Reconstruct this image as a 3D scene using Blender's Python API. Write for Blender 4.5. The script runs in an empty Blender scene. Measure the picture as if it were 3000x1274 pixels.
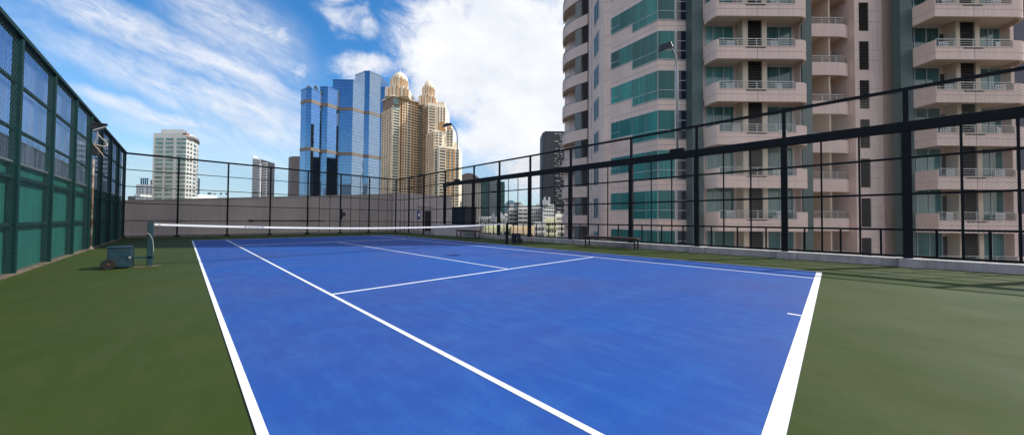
import bpy, math, random
from math import sin, cos, pi, radians, exp
from mathutils import Vector
random.seed(7)
S = bpy.context.scene
COL = S.collection

# ------------------------------------------------------------------ frame helpers
CAMP = (-.316, -.199, 1.227)
YAW = .776
RX, RY = cos(YAW), -sin(YAW)          # to the right of the view
FX, FY = sin(YAW), cos(YAW)           # away from the viewer
def F(a, d, z):                       # metres right of / beyond the camera -> world
    return (CAMP[0] + a*RX + d*FX, CAMP[1] + a*RY + d*FY, z)
def A(px, d): return (px-1472.2)/950.4*d
def Z(px, py, d): return 1.227 + (644.8 + .0076*(px-1472) - py)/950.4*d

# ------------------------------------------------------------------ materials
def new_mat(name):
    m = bpy.data.materials.new(name); m.use_nodes = True
    nt = m.node_tree; b = nt.nodes['Principled BSDF']
    return m, nt, b
def mat(name, col, rough=.7, metal=0, var=.12, scale=3., bump=0., bscale=40., spec=.5, stretch=(1,1,1), streak=0., rnd=0., stain=None):
    m, nt, b = new_mat(name); N = nt.nodes; L = nt.links
    b.inputs['Roughness'].default_value = rough
    b.inputs['Metallic'].default_value = metal
    b.inputs['Specular IOR Level'].default_value = spec
    tc = N.new('ShaderNodeTexCoord'); mp = N.new('ShaderNodeMapping'); mp.inputs['Scale'].default_value = stretch
    L.new(tc.outputs['Object'], mp.inputs['Vector'])
    n1 = N.new('ShaderNodeTexNoise'); n1.inputs['Scale'].default_value = scale; n1.inputs['Detail'].default_value = 6
    L.new(mp.outputs[0], n1.inputs['Vector'])
    mr = N.new('ShaderNodeMapRange'); mr.inputs['From Min'].default_value = .3; mr.inputs['From Max'].default_value = .7
    mr.inputs['To Min'].default_value = 1-var; mr.inputs['To Max'].default_value = 1+var
    L.new(n1.outputs['Fac'], mr.inputs['Value'])
    last = mr.outputs[0]
    if streak:
        mp2 = N.new('ShaderNodeMapping'); mp2.inputs['Scale'].default_value = (6, 6, .25)
        L.new(tc.outputs['Object'], mp2.inputs['Vector'])
        n2 = N.new('ShaderNodeTexNoise'); n2.inputs['Scale'].default_value = 1.5; n2.inputs['Detail'].default_value = 4
        L.new(mp2.outputs[0], n2.inputs['Vector'])
        m2 = N.new('ShaderNodeMapRange'); m2.inputs['From Min'].default_value = .45; m2.inputs['From Max'].default_value = .75
        m2.inputs['To Min'].default_value = 1; m2.inputs['To Max'].default_value = 1-streak
        L.new(n2.outputs['Fac'], m2.inputs['Value'])
        mu = N.new('ShaderNodeMath'); mu.operation = 'MULTIPLY'; L.new(last, mu.inputs[0]); L.new(m2.outputs[0], mu.inputs[1]); last = mu.outputs[0]
    if rnd:
        oi = N.new('ShaderNodeObjectInfo'); m3 = N.new('ShaderNodeMapRange')
        m3.inputs['To Min'].default_value = 1-rnd; m3.inputs['To Max'].default_value = 1+rnd
        L.new(oi.outputs['Random'], m3.inputs['Value'])
        mu = N.new('ShaderNodeMath'); mu.operation = 'MULTIPLY'; L.new(last, mu.inputs[0]); L.new(m3.outputs[0], mu.inputs[1]); last = mu.outputs[0]
    vm = N.new('ShaderNodeVectorMath'); vm.operation = 'SCALE'; vm.inputs[0].default_value = col[:3]
    L.new(last, vm.inputs['Scale'])
    out = vm.outputs[0]
    if stain:
        n4 = N.new('ShaderNodeTexNoise'); n4.inputs['Scale'].default_value = stain[1]; n4.inputs['Detail'].default_value = 8
        L.new(tc.outputs['Object'], n4.inputs['Vector'])
        m4 = N.new('ShaderNodeMapRange'); m4.inputs['From Min'].default_value = stain[2]; m4.inputs['From Max'].default_value = stain[2]+.12
        m4.inputs['To Max'].default_value = stain[3]
        L.new(n4.outputs['Fac'], m4.inputs['Value'])
        mx = N.new('ShaderNodeMix'); mx.data_type = 'RGBA'; L.new(m4.outputs[0], mx.inputs[0]); L.new(out, mx.inputs[6]); mx.inputs[7].default_value = (*stain[0], 1)
        out = mx.outputs[2]
    L.new(out, b.inputs['Base Color'])
    if bump:
        n3 = N.new('ShaderNodeTexNoise'); n3.inputs['Scale'].default_value = bscale; n3.inputs['Detail'].default_value = 5
        L.new(mp.outputs[0], n3.inputs['Vector'])
        bp = N.new('ShaderNodeBump'); bp.inputs['Strength'].default_value = bump; bp.inputs['Distance'].default_value = .02
        L.new(n3.outputs['Fac'], bp.inputs['Height']); L.new(bp.outputs[0], b.inputs['Normal'])
    return m

def court_mat(name, c1, c2, c3, rough):
    """acrylic paint on asphalt: brushed streaks, broad worn patches, fine grain"""
    m, nt, b = new_mat(name); N = nt.nodes; L = nt.links
    b.inputs['Roughness'].default_value = rough; b.inputs['Specular IOR Level'].default_value = .2
    tc = N.new('ShaderNodeTexCoord')
    def noise(scale, st, det=5, w=0):
        mp = N.new('ShaderNodeMapping'); mp.inputs['Scale'].default_value = st; mp.inputs['Rotation'].default_value = (0, 0, w)
        L.new(tc.outputs['Object'], mp.inputs['Vector'])
        n = N.new('ShaderNodeTexNoise'); n.inputs['Scale'].default_value = scale; n.inputs['Detail'].default_value = det; n.inputs['Roughness'].default_value = .6
        L.new(mp.outputs[0], n.inputs['Vector']); return n.outputs['Fac']
    def rng(s, a, bb, lo=0, hi=1):
        r = N.new('ShaderNodeMapRange'); r.inputs['From Min'].default_value = a; r.inputs['From Max'].default_value = bb
        r.inputs['To Min'].default_value = lo; r.inputs['To Max'].default_value = hi; L.new(s, r.inputs['Value']); return r.outputs[0]
    big = rng(noise(.22, (1, 1, 1), 3), .35, .65)
    mid = rng(noise(3.2, (2.0, .6, 1), 9, .5), .45, .78)
    mid2 = rng(noise(1.6, (.5, 1.8, 1), 9, -.2), .48, .80)
    scuff = rng(noise(7, (1, 6, 1), 10, .7), .67, .74, 0, .5)
    scuff2 = rng(noise(6, (5, 1, 1), 10, .25), .67, .74, 0, .4)
    grit = rng(noise(150, (1, 1, 1), 3), .25, .75, .80, 1.20)
    spot = rng(noise(14, (1, 1, 1), 9), .64, .74, 1, .86)
    g2 = N.new('ShaderNodeMath'); g2.operation = 'MULTIPLY'; L.new(grit, g2.inputs[0]); L.new(rng(noise(45, (1, 1, 1), 4), .3, .7, .94, 1.06), g2.inputs[1])
    g3 = N.new('ShaderNodeMath'); g3.operation = 'MULTIPLY'; L.new(g2.outputs[0], g3.inputs[0]); L.new(spot, g3.inputs[1]); fine = g3.outputs[0]
    mx = N.new('ShaderNodeMix'); mx.data_type = 'RGBA'; L.new(big, mx.inputs[0]); mx.inputs[6].default_value = (*c1, 1); mx.inputs[7].default_value = (*c2, 1)
    ad = N.new('ShaderNodeMath'); ad.operation = 'MULTIPLY_ADD'; L.new(mid, ad.inputs[0]); ad.inputs[1].default_value = .38
    sc = N.new('ShaderNodeMath'); sc.operation = 'MULTIPLY'; L.new(mid2, sc.inputs[0]); sc.inputs[1].default_value = .26; L.new(sc.outputs[0], ad.inputs[2])
    mx2 = N.new('ShaderNodeMix'); mx2.data_type = 'RGBA'; a2 = N.new('ShaderNodeMath'); a2.operation = 'ADD'; L.new(scuff, a2.inputs[0]); L.new(scuff2, a2.inputs[1])
    a3 = N.new('ShaderNodeMath'); a3.operation = 'ADD'; a3.use_clamp = True; L.new(ad.outputs[0], a3.inputs[0]); L.new(a2.outputs[0], a3.inputs[1]); L.new(a3.outputs[0], mx2.inputs[0]); L.new(mx.outputs[2], mx2.inputs[6]); mx2.inputs[7].default_value = (*c3, 1)
    vm = N.new('ShaderNodeVectorMath'); vm.operation = 'SCALE'; L.new(mx2.outputs[2], vm.inputs[0]); L.new(fine, vm.inputs['Scale'])
    L.new(vm.outputs[0], b.inputs['Base Color'])
    L.new(rng(noise(.8, (1, 1, 1), 5), .3, .7, rough-.08, rough+.1), b.inputs['Roughness'])
    bp = N.new('ShaderNodeBump'); bp.inputs['Strength'].default_value = .25; bp.inputs['Distance'].default_value = .004
    L.new(noise(140, (1, 1, 1), 3), bp.inputs['Height']); L.new(bp.outputs[0], b.inputs['Normal'])
    return m

def glass_grid(name, c1, c2, fl, rough=.08, metal=.9, vert=3.):
    """curtain wall: tinted mirror glass with storey lines and slightly wavy panes"""
    m, nt, b = new_mat(name); N = nt.nodes; L = nt.links
    b.inputs['Roughness'].default_value = rough; b.inputs['Metallic'].default_value = metal
    tc = N.new('ShaderNodeTexCoord'); sp = N.new('ShaderNodeSeparateXYZ'); L.new(tc.outputs['Object'], sp.inputs[0])
    def frac(src, period, lo):
        d = N.new('ShaderNodeMath'); d.operation = 'DIVIDE'; L.new(src, d.inputs[0]); d.inputs[1].default_value = period
        f = N.new('ShaderNodeMath'); f.operation = 'FRACT'; L.new(d.outputs[0], f.inputs[0])
        g = N.new('ShaderNodeMath'); g.operation = 'LESS_THAN'; L.new(f.outputs[0], g.inputs[0]); g.inputs[1].default_value = lo
        return g.outputs[0]
    h = frac(sp.outputs['Z'], fl, .3)
    mx = N.new('ShaderNodeMix'); mx.data_type = 'RGBA'; L.new(h, mx.inputs[0]); mx.inputs[6].default_value = (*c1, 1); mx.inputs[7].default_value = (*c2, 1)
    n = N.new('ShaderNodeTexNoise'); n.inputs['Scale'].default_value = .25; n.inputs['Detail'].default_value = 4; L.new(tc.outputs['Object'], n.inputs['Vector'])
    r = N.new('ShaderNodeMapRange'); r.inputs['From Min'].default_value = .3; r.inputs['From Max'].default_value = .7; r.inputs['To Min'].default_value = .88; r.inputs['To Max'].default_value = 1.1; L.new(n.outputs['Fac'], r.inputs['Value'])
    vm = N.new('ShaderNodeVectorMath'); vm.operation = 'SCALE'; L.new(mx.outputs[2], vm.inputs[0]); L.new(r.outputs[0], vm.inputs['Scale'])
    L.new(vm.outputs[0], b.inputs['Base Color'])
    n2 = N.new('ShaderNodeTexNoise'); n2.inputs['Scale'].default_value = .12; L.new(tc.outputs['Object'], n2.inputs['Vector'])
    bp = N.new('ShaderNodeBump'); bp.inputs['Strength'].default_value = .06; bp.inputs['Distance'].default_value = .4
    L.new(n2.outputs['Fac'], bp.inputs['Height']); L.new(bp.outputs[0], b.inputs['Normal'])
    return m

def curtain_glass(name, c1, c2, rough=.12, per=9., spec=.5):
    """window pane with curtain folds seen behind it, each pane a little different"""
    m, nt, b = new_mat(name); N = nt.nodes; L = nt.links
    b.inputs['Roughness'].default_value = rough; b.inputs['Specular IOR Level'].default_value = spec
    tc = N.new('ShaderNodeTexCoord'); oi = N.new('ShaderNodeObjectInfo')
    ad = N.new('ShaderNodeVectorMath'); ad.operation = 'ADD'; L.new(tc.outputs['Object'], ad.inputs[0])
    cb = N.new('ShaderNodeCombineXYZ'); k = N.new('ShaderNodeMath'); k.operation = 'MULTIPLY'; k.inputs[1].default_value = 50; L.new(oi.outputs['Random'], k.inputs[0]); L.new(k.outputs[0], cb.inputs[0]); L.new(cb.outputs[0], ad.inputs[1])
    mp = N.new('ShaderNodeMapping'); mp.inputs['Scale'].default_value = (per, per, .15); L.new(ad.outputs[0], mp.inputs['Vector'])
    n = N.new('ShaderNodeTexNoise'); n.inputs['Scale'].default_value = 1; n.inputs['Detail'].default_value = 3; L.new(mp.outputs[0], n.inputs['Vector'])
    mp2 = N.new('ShaderNodeMapping'); mp2.inputs['Scale'].default_value = (.8, .8, .1); L.new(ad.outputs[0], mp2.inputs['Vector'])
    n2 = N.new('ShaderNodeTexNoise'); n2.inputs['Scale'].default_value = 1; L.new(mp2.outputs[0], n2.inputs['Vector'])
    r = N.new('ShaderNodeMapRange'); r.inputs['From Min'].default_value = .35; r.inputs['From Max'].default_value = .65; L.new(n2.outputs['Fac'], r.inputs['Value'])
    mx = N.new('ShaderNodeMix'); mx.data_type = 'RGBA'; L.new(r.outputs[0], mx.inputs[0]); mx.inputs[6].default_value = (*c1, 1); mx.inputs[7].default_value = (*c2, 1)
    r2 = N.new('ShaderNodeMapRange'); r2.inputs['From Min'].default_value = .3; r2.inputs['From Max'].default_value = .7; r2.inputs['To Min'].default_value = .65; r2.inputs['To Max'].default_value = 1.3; L.new(n.outputs['Fac'], r2.inputs['Value'])
    r3 = N.new('ShaderNodeMapRange'); r3.inputs['To Min'].default_value = .5; r3.inputs['To Max'].default_value = 1.35; L.new(oi.outputs['Random'], r3.inputs['Value'])
    mu = N.new('ShaderNodeMath'); mu.operation = 'MULTIPLY'; L.new(r2.outputs[0], mu.inputs[0]); L.new(r3.outputs[0], mu.inputs[1])
    vm = N.new('ShaderNodeVectorMath'); vm.operation = 'SCALE'; L.new(mx.outputs[2], vm.inputs[0]); L.new(mu.outputs[0], vm.inputs['Scale'])
    L.new(vm.outputs[0], b.inputs['Base Color'])
    return m

def clear_panel(name):
    """weathered tinted plastic sheet: see-through, bluish, with run-down dirt streaks"""
    m = bpy.data.materials.new(name); m.use_nodes = True; nt = m.node_tree; N = nt.nodes; L = nt.links
    N.remove(N['Principled BSDF'])
    out = N['Material Output']
    t = N.new('ShaderNodeBsdfTransparent'); t.inputs[0].default_value = (.70, .77, .92, 1)
    d = N.new('ShaderNodeBsdfDiffuse'); d.inputs[0].default_value = (.42, .48, .6, 1)
    tr = N.new('ShaderNodeBsdfTranslucent'); tr.inputs[0].default_value = (.4, .48, .62, 1)
    g = N.new('ShaderNodeBsdfGlossy'); g.inputs['Roughness'].default_value = .12
    tc = N.new('ShaderNodeTexCoord'); mp = N.new('ShaderNodeMapping'); mp.inputs['Scale'].default_value = (1, 5, .35)
    L.new(tc.outputs['Object'], mp.inputs['Vector'])
    n = N.new('ShaderNodeTexNoise'); n.inputs['Scale'].default_value = 1.6; n.inputs['Detail'].default_value = 8; L.new(mp.outputs[0], n.inputs['Vector'])
    r = N.new('ShaderNodeMapRange'); r.inputs['From Min'].default_value = .42; r.inputs['From Max'].default_value = .7; r.inputs['To Min'].default_value = .0; r.inputs['To Max'].default_value = .28
    L.new(n.outputs['Fac'], r.inputs['Value'])
    a = N.new('ShaderNodeAddShader'); L.new(d.outputs[0], a.inputs[0]); L.new(tr.outputs[0], a.inputs[1])
    m1 = N.new('ShaderNodeMixShader'); L.new(r.outputs[0], m1.inputs[0]); L.new(t.outputs[0], m1.inputs[1]); L.new(d.outputs[0], m1.inputs[2])
    lwf = N.new('ShaderNodeLayerWeight'); lwf.inputs[0].default_value = .5; lw = N.new('ShaderNodeMath'); lw.operation = 'POWER'; L.new(lwf.outputs['Facing'], lw.inputs[0]); lw.inputs[1].default_value = 5
    lw2 = N.new('ShaderNodeMath'); lw2.operation = 'MULTIPLY'; L.new(lw.outputs[0], lw2.inputs[0]); lw2.inputs[1].default_value = .5; lw = lw2
    m2 = N.new('ShaderNodeMixShader'); L.new(lw.outputs[0], m2.inputs[0]); L.new(m1.outputs[0], m2.inputs[1]); L.new(g.outputs[0], m2.inputs[2])
    L.new(m2.outputs[0], out.inputs[0]); return m

M = {}
M['green'] = court_mat('court_green_paint', (.029, .053, .006), (.042, .060, .0085), (.070, .073, .022), .75)
M['blue'] = court_mat('court_blue_paint', (.010, .077, .325), (.036, .072, .26), (.040, .155, .42), .65)
M['line'] = mat('line_white_paint', (.84, .85, .83), .6, var=.05, scale=2, bump=.2, bscale=120, stain=((.35, .42, .55), 22, .63, .55))
M['tealpost'] = mat('teal_painted_steel', (.001, .030, .030), .6, var=.2, scale=4, streak=.3, spec=.25)
M['screen'] = mat('green_windscreen', (.001, .135, .105), .85, var=.15, scale=.9, bump=.35, bscale=2.5, stretch=(1, 1, .4), streak=.25)
M['dark'] = mat('dark_green_black_steel', (.003, .0045, .007), .6, var=.25, scale=5, bump=.05, spec=.2)
M['wire'] = mat('chain_link_wire', (.05, .11, .105), .5, metal=.0, var=.2)
M['wiredark'] = mat('dark_chain_link_wire', (.012, .018, .02), .5, metal=.2, var=.2)
M['panel'] = clear_panel('tinted_plastic_sheet')
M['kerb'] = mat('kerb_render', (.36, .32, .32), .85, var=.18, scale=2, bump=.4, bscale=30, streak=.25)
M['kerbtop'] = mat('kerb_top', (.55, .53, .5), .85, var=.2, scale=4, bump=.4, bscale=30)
M['wall'] = mat('rooftop_wall_render', (.46, .41, .39), .9, var=.08, scale=.8, bump=.25, bscale=14, streak=.12)
M['wall2'] = mat('rooftop_wall_pale', (.48, .43, .42), .9, var=.08, scale=.8, bump=.25, bscale=14, streak=.12)
M['roofwall_lit'] = mat('tan_parapet_render', (.62, .50, .38), .9, var=.1, scale=.8, bump=.2, streak=.2)
M['facade'] = mat('apartment_rose_render', (.72, .545, .465), .85, var=.08, scale=.6, bump=.12, bscale=25, streak=.14)
M['facadein'] = mat('apartment_cream_render', (.62, .50, .38), .85, var=.06, scale=.6)
M['pillar'] = mat('apartment_sage_panel', (.065, .105, .10), .6, var=.08, scale=.7)
M['joint'] = mat('panel_joint', (.10, .08, .08), .9)
M['louver'] = mat('brown_louver', (.055, .045, .042), .6, var=.2)
M['louvergap'] = mat('louver_void', (.006, .006, .006), .9)
M['rail'] = mat('galvanised_rail', (.42, .43, .42), .45, metal=.3, var=.1)
M['winframe'] = mat('white_window_frame', (.42, .46, .46), .5, var=.06)
M['bayglass'] = curtain_glass('bay_window_teal', (.008, .14, .13), (.02, .20, .175), .16, spec=.28)
M['balglass'] = curtain_glass('balcony_door_glass', (.04, .13, .13), (.11, .24, .23), .06, per=12)
M['darkglass'] = mat('dark_small_window', (.012, .018, .035), .12, var=.3, rnd=.3)
M['slate'] = mat('slate_blue_wall', (.05, .055, .085), .6, var=.08)
M['whitechair'] = mat('white_plastic', (.75, .75, .72), .5, var=.05)
M['netpost'] = mat('net_post_paint', (.003, .036, .048), .55, var=.15, scale=6)
M['bayglass2'] = mat('side_window', (.05, .12, .16), .55, var=.3, rnd=.3, spec=.2)
M['cart'] = mat('teal_painted_box', (.003, .032, .052), .45, var=.25, scale=6, stain=((.09, .05, .03), 7, .62, .7))
M['rubber'] = mat('black_rubber', (.012, .011, .011), .85, var=.2)
M['rust'] = mat('rusty_steel', (.10, .038, .02), .85, var=.35, scale=9, bump=.3)
M['rope'] = mat('net_cord_white', (.72, .70, .64), .8)
M['netblack'] = mat('net_twine', (.006, .007, .008), .8)
M['tape'] = mat('net_tape_vinyl', (.82, .82, .83), .5, var=.05, scale=8)
M['tapeink'] = mat('faded_print', (.25, .28, .36), .7)
M['wood'] = mat('bench_wood', (.06, .03, .02), .7, var=.35, scale=3, stretch=(1, 8, 8), bump=.3)
M['woodlight'] = mat('bench_wood_edge', (.26, .16, .10), .7, var=.3, scale=3)
M['benchleg'] = mat('bench_leg_steel', (.022, .016, .018), .6)
M['lamp'] = mat('lamp_housing', (.025, .027, .03), .4, metal=.3, var=.2)
M['lampglass'] = mat('lamp_lens', (.18, .20, .18), .12)
M['galv'] = mat('galvanised_pole', (.36, .37, .37), .4, metal=.5, var=.15, scale=8)
M['polewhite'] = mat('worn_white_pipe', (.34, .32, .27), .6, var=.25, scale=5, stain=((.12, .05, .022), 2.2, .42, .95))
M['signblue'] = mat('blue_notice', (.03, .12, .32), .5)
M['black'] = mat('dark_doorway', (.012, .012, .014), .6)
M['tank'] = mat('navy_tank_cover', (.012, .02, .035), .6, var=.2)
M['conduit'] = mat('cream_conduit', (.62, .50, .36), .6)

# ------------------------------------------------------------------ mesh building
class MB:
    def __init__(s, xf=None): s.v = []; s.f = []; s.m = []; s.xf = xf
    def add(s, vs, fs, mi=0):
        o = len(s.v); s.v += [s.xf(*v) if s.xf else tuple(v) for v in vs]
        for f in fs: s.f.append([o+i for i in f]); s.m.append(mi)
        return s
    def box(s, x0, x1, y0, y1, z0, z1, mi=0):
        if x0 > x1: x0, x1 = x1, x0
        if y0 > y1: y0, y1 = y1, y0
        vs = [(x, y, z) for z in (z0, z1) for (x, y) in ((x0, y0), (x1, y0), (x1, y1), (x0, y1))]
        return s.add(vs, [(0,3,2,1), (4,5,6,7), (0,1,5,4), (1,2,6,5), (2,3,7,6), (3,0,4,7)], mi)
    def prism(s, poly, z0, z1, mi=0, top=True):
        n = len(poly)
        zt = z1 if isinstance(z1, (list, tuple)) else [z1]*n
        vs = [(x, y, z0) for x, y in poly] + [(p[0], p[1], zt[i]) for i, p in enumerate(poly)]
        fs = [(i, (i+1) % n, n+(i+1) % n, n+i) for i in range(n)] + [tuple(range(n-1, -1, -1)), tuple(range(n, 2*n))]
        return s.add(vs, fs, mi)
    def obox(s, p, q, w, z0, z1, mi=0, off=0):
        """upright box along p->q, thickness w to the right-hand side, starting off from the line"""
        dx, dy = q[0]-p[0], q[1]-p[1]; l = math.hypot(dx, dy); nx, ny = dy/l, -dx/l
        a = (p[0]+nx*off, p[1]+ny*off); b = (q[0]+nx*off, q[1]+ny*off)
        c = (b[0]+nx*w, b[1]+ny*w); d = (a[0]+nx*w, a[1]+ny*w)
        return s.prism([a, b, c, d], z0, z1, mi)
    def cbox(s, p, q, *a, **k): return s.obox(q, p, *a, **k)
    def tube(s, pts, r, n=8, mi=0, cap=True):
        pts = [Vector(p) for p in pts]; rs = r if isinstance(r, (list, tuple)) else [r]*len(pts)
        rings = []; up = Vector((0, 0, 1)); prev = None
        for i, p in enumerate(pts):
            t = (pts[min(i+1, len(pts)-1)] - pts[max(i-1, 0)]).normalized()
            ref = prev if prev is not None else (Vector((1, 0, 0)) if abs(t.z) > .9 else up)
            u = (ref - t*ref.dot(t)).normalized(); w = t.cross(u); prev = u
            rings.append([tuple(p + (u*cos(2*pi*k/n) + w*sin(2*pi*k/n))*rs[i]) for k in range(n)])
        vs = [v for g in rings for v in g]; fs = []
        for i in range(len(pts)-1):
            for k in range(n): fs.append((i*n+k, i*n+(k+1) % n, (i+1)*n+(k+1) % n, (i+1)*n+k))
        if cap: fs.append(tuple(range(n-1, -1, -1))); fs.append(tuple(range((len(pts)-1)*n, len(pts)*n)))
        return s.add(vs, fs, mi)
    def lathe(s, prof, c=(0, 0, 0), n=16, mi=0, axis='z'):
        vs = []
        for (r, h) in prof:
            for k in range(n):
                x, y = r*cos(2*pi*k/n), r*sin(2*pi*k/n)
                if axis == 'z': vs.append((c[0]+x, c[1]+y, c[2]+h))
                elif axis == 'y': vs.append((c[0]+x, c[1]+h, c[2]+y))
                else: vs.append((c[0]+h, c[1]+x, c[2]+y))
        m_ = len(prof); fs = [(i*n+k, i*n+(k+1) % n, (i+1)*n+(k+1) % n, (i+1)*n+k) for i in range(m_-1) for k in range(n)]
        fs.append(tuple(range(n-1, -1, -1))); fs.append(tuple(range((m_-1)*n, m_*n)))
        return s.add(vs, fs, mi)
    def build(s, name, mats, parent=None, origin=None, smooth=False, bevel=0):
        if not isinstance(mats, (list, tuple)): mats = [mats]
        if origin is None:
            if parent is not None: origin = wloc(parent)
            else:
                xs = [v[0] for v in s.v]; ys = [v[1] for v in s.v]; zs = [v[2] for v in s.v]
                origin = ((min(xs)+max(xs))/2, (min(ys)+max(ys))/2, min(zs))
        me = bpy.data.meshes.new(name)
        me.from_pydata([(v[0]-origin[0], v[1]-origin[1], v[2]-origin[2]) for v in s.v], [], s.f)
        for m_ in mats: me.materials.append(m_)
        me.polygons.foreach_set('material_index', s.m)
        if smooth: me.polygons.foreach_set('use_smooth', [True]*len(s.f))
        me.update()
        o = bpy.data.objects.new(name, me); COL.objects.link(o)
        if parent is not None:
            o.parent = parent; pw = wloc(parent)
            o.location = (origin[0]-pw[0], origin[1]-pw[1], origin[2]-pw[2])
        else: o.location = origin
        if bevel:
            b = o.modifiers.new('soft_edges', 'BEVEL'); b.width = bevel; b.segments = 2; b.limit_method = 'ANGLE'
        return o
def seg(p, q, t): return (p[0]+(q[0]-p[0])*t, p[1]+(q[1]-p[1])*t)
def wloc(o):
    x, y, z = 0, 0, 0
    while o is not None: x += o.location[0]; y += o.location[1]; z += o.location[2]; o = o.parent
    return (x, y, z)
def tag(o, label=None, cat=None, group=None, kind=None):
    if label: o['label'] = label
    if cat: o['category'] = cat
    if group: o['group'] = group
    if kind: o['kind'] = kind
    return o
def thing(name, loc, label, cat, group=None):
    o = bpy.data.objects.new(name, None); COL.objects.link(o); o.location = loc; o.empty_display_size = .3
    return tag(o, label, cat, group)
def dup_part(o, dx=0, dy=0, dz=0):
    c = o.copy(); COL.objects.link(c); c.parent = o.parent
    c.location = (o.location[0]+dx, o.location[1]+dy, o.location[2]+dz)
    for ch in o.children:
        g = ch.copy(); COL.objects.link(g); g.parent = c
    return c
def dup_tree(root, loc, rz=None, label=None):
    r = root.copy(); COL.objects.link(r); r.location = loc
    if rz is not None: r.rotation_euler = (0, 0, rz)
    if label: r['label'] = label
    for ch in root.children:
        c = ch.copy(); COL.objects.link(c); c.parent = r
        for g in ch.children:
            d = g.copy(); COL.objects.link(d); d.parent = c
    return r

# ================================================================== GROUND
g = MB().box(-9000, 9000, -9000, 9000, -30.5, -30).build('city_ground', mat('city_asphalt_and_plots', (.10, .10, .09), .9, var=.5, scale=.02))
tag(g, kind='structure')
g = MB().box(-6.3, 14.75, -12, 32.5, -30, -.1).build('rooftop_deck', M['wall'], origin=(0, 0, -30)); tag(g, kind='structure')
g = MB().box(-6.3, 14.75, -12, 32.5, -.1, 0).build('court_ground', M['green'], origin=(0, 0, 0)); tag(g, kind='structure')
bl = MB().box(0, 10.97, 0, 23.77, .001, .006).build('court_surface', M['blue'], origin=(0, 0, 0)); tag(bl, kind='structure')
def line(x0, x1, y0, y1):
    tag(MB().box(x0, x1, y0, y1, .0065, .0105).build('court_line', M['line'], bl))
for (x0, x1) in ((0, .05), (1.37, 1.42), (9.55, 9.60), (10.92, 10.97)): line(x0, x1, .1005, 23.72)
line(0, 10.97, 0, .1); line(0, 10.97, 23.7205, 23.77)
line(1.4205, 9.5495, 5.46, 5.51); line(1.4205, 9.5495, 18.26, 18.31)
line(5.46, 5.51, 5.5105, 18.2595); line(5.46, 5.51, .1005, .24)

# ================================================================== FENCES
def chain(mb, p, q, z0, z1, pitch, r):
    """diagonal wires, both ways, in the upright panel between p and q"""
    L_ = math.hypot(q[0]-p[0], q[1]-p[1]); H_ = z1-z0; ux, uy = (q[0]-p[0])/L_, (q[1]-p[1])/L_
    k = -H_
    segs = []
    while k < L_:
        s0 = max(k, 0); s1 = min(k+H_, L_)
        if s1 > s0: segs.append((s0, s0-k, s1, s1-k)); segs.append((s0, H_-(s0-k), s1, H_-(s1-k)))
        k += pitch
    nx, ny = -uy, ux
    for a, za, b, zb in segs:
        d = math.hypot(b-a, zb-za)
        # triangular section
        tx, tz = (b-a)/d, (zb-za)/d; px, pz = -tz, tx
        vs = []
        for (s_, z_) in ((a, za), (b, zb)):
            for (e, n_) in ((-r, -r*.6), (r, -r*.6), (0, r)):
                ss = s_+px*e; zz = z0+z_+pz*e
                vs.append((p[0]+ux*ss+nx*n_, p[1]+uy*ss+ny*n_, zz))
        mb.add(vs, [(0, 1, 4, 3), (1, 2, 5, 4), (2, 0, 3, 5)])

# ---- left fence: deep teal posts, chain link, green windscreen below, tinted sheets above
XL = -2.95
lf = thing('windscreen_fence', (XL, 16.6, 0), 'tall teal steel fence with green windscreen below and tinted sheets above', 'fence')
LY = [4.65, 7.05, 9.5, 11.93, 14.45, 16.91, 19.27, 21.62, 24.1, 26.6, 29.25]
post0 = None
for y in LY:
    MB().box(XL-.02, XL+.115, y-.05, y+.05, 0, 5.02).build('post', M['tealpost'], lf, origin=(XL, y, 0), bevel=.006)
for z, h in ((4.06, .06), (3.07, .06), (2.06, .08), (1.05, .08)):
    for i in range(len(LY)-1):
        MB().box(XL+.0, XL+.055, LY[i]+.056, LY[i+1]-.056, z-h/2, z+h/2).build('rail', M['tealpost'], lf)
MB().box(XL-.05, XL+.13, LY[0]-.06, LY[-1]+.06, 5.022, 5.11).build('top_rail', M['tealpost'], lf)
MB().box(XL-.04, XL+.04, LY[0], LY[-1], 2.36, 2.40).build('trim_strip', M['galv'], lf)
for i in range(len(LY)-1):
    y0, y1 = LY[i]+.056, LY[i+1]-.056
    MB().box(XL-.06, XL-.045, y0-.05, y1+.05, .02, 2.36).build('windscreen', M['screen'], lf, origin=(XL, y0, 0))
    MB().box(XL-.06, XL-.052, y0-.05, y1+.05, 2.40, 5.02).build('clear_sheet', M['panel'], lf, origin=(XL, y0, 2.4))
    c = MB(); chain(c, (XL+.062, y0), (XL+.062, y1), .03, 5.02, .115, .0021)
    c.build('wire_mesh', M['wire'], lf)
tag(MB().box(XL-.1, XL+.145, 3, 29.2, .0, .025).build('concrete_strip', mat('stained_concrete', (.15, .115, .08), .9, var=.4, scale=5, bump=.4)), 'low stained concrete strip running under the green windscreen fence', 'kerb')

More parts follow.
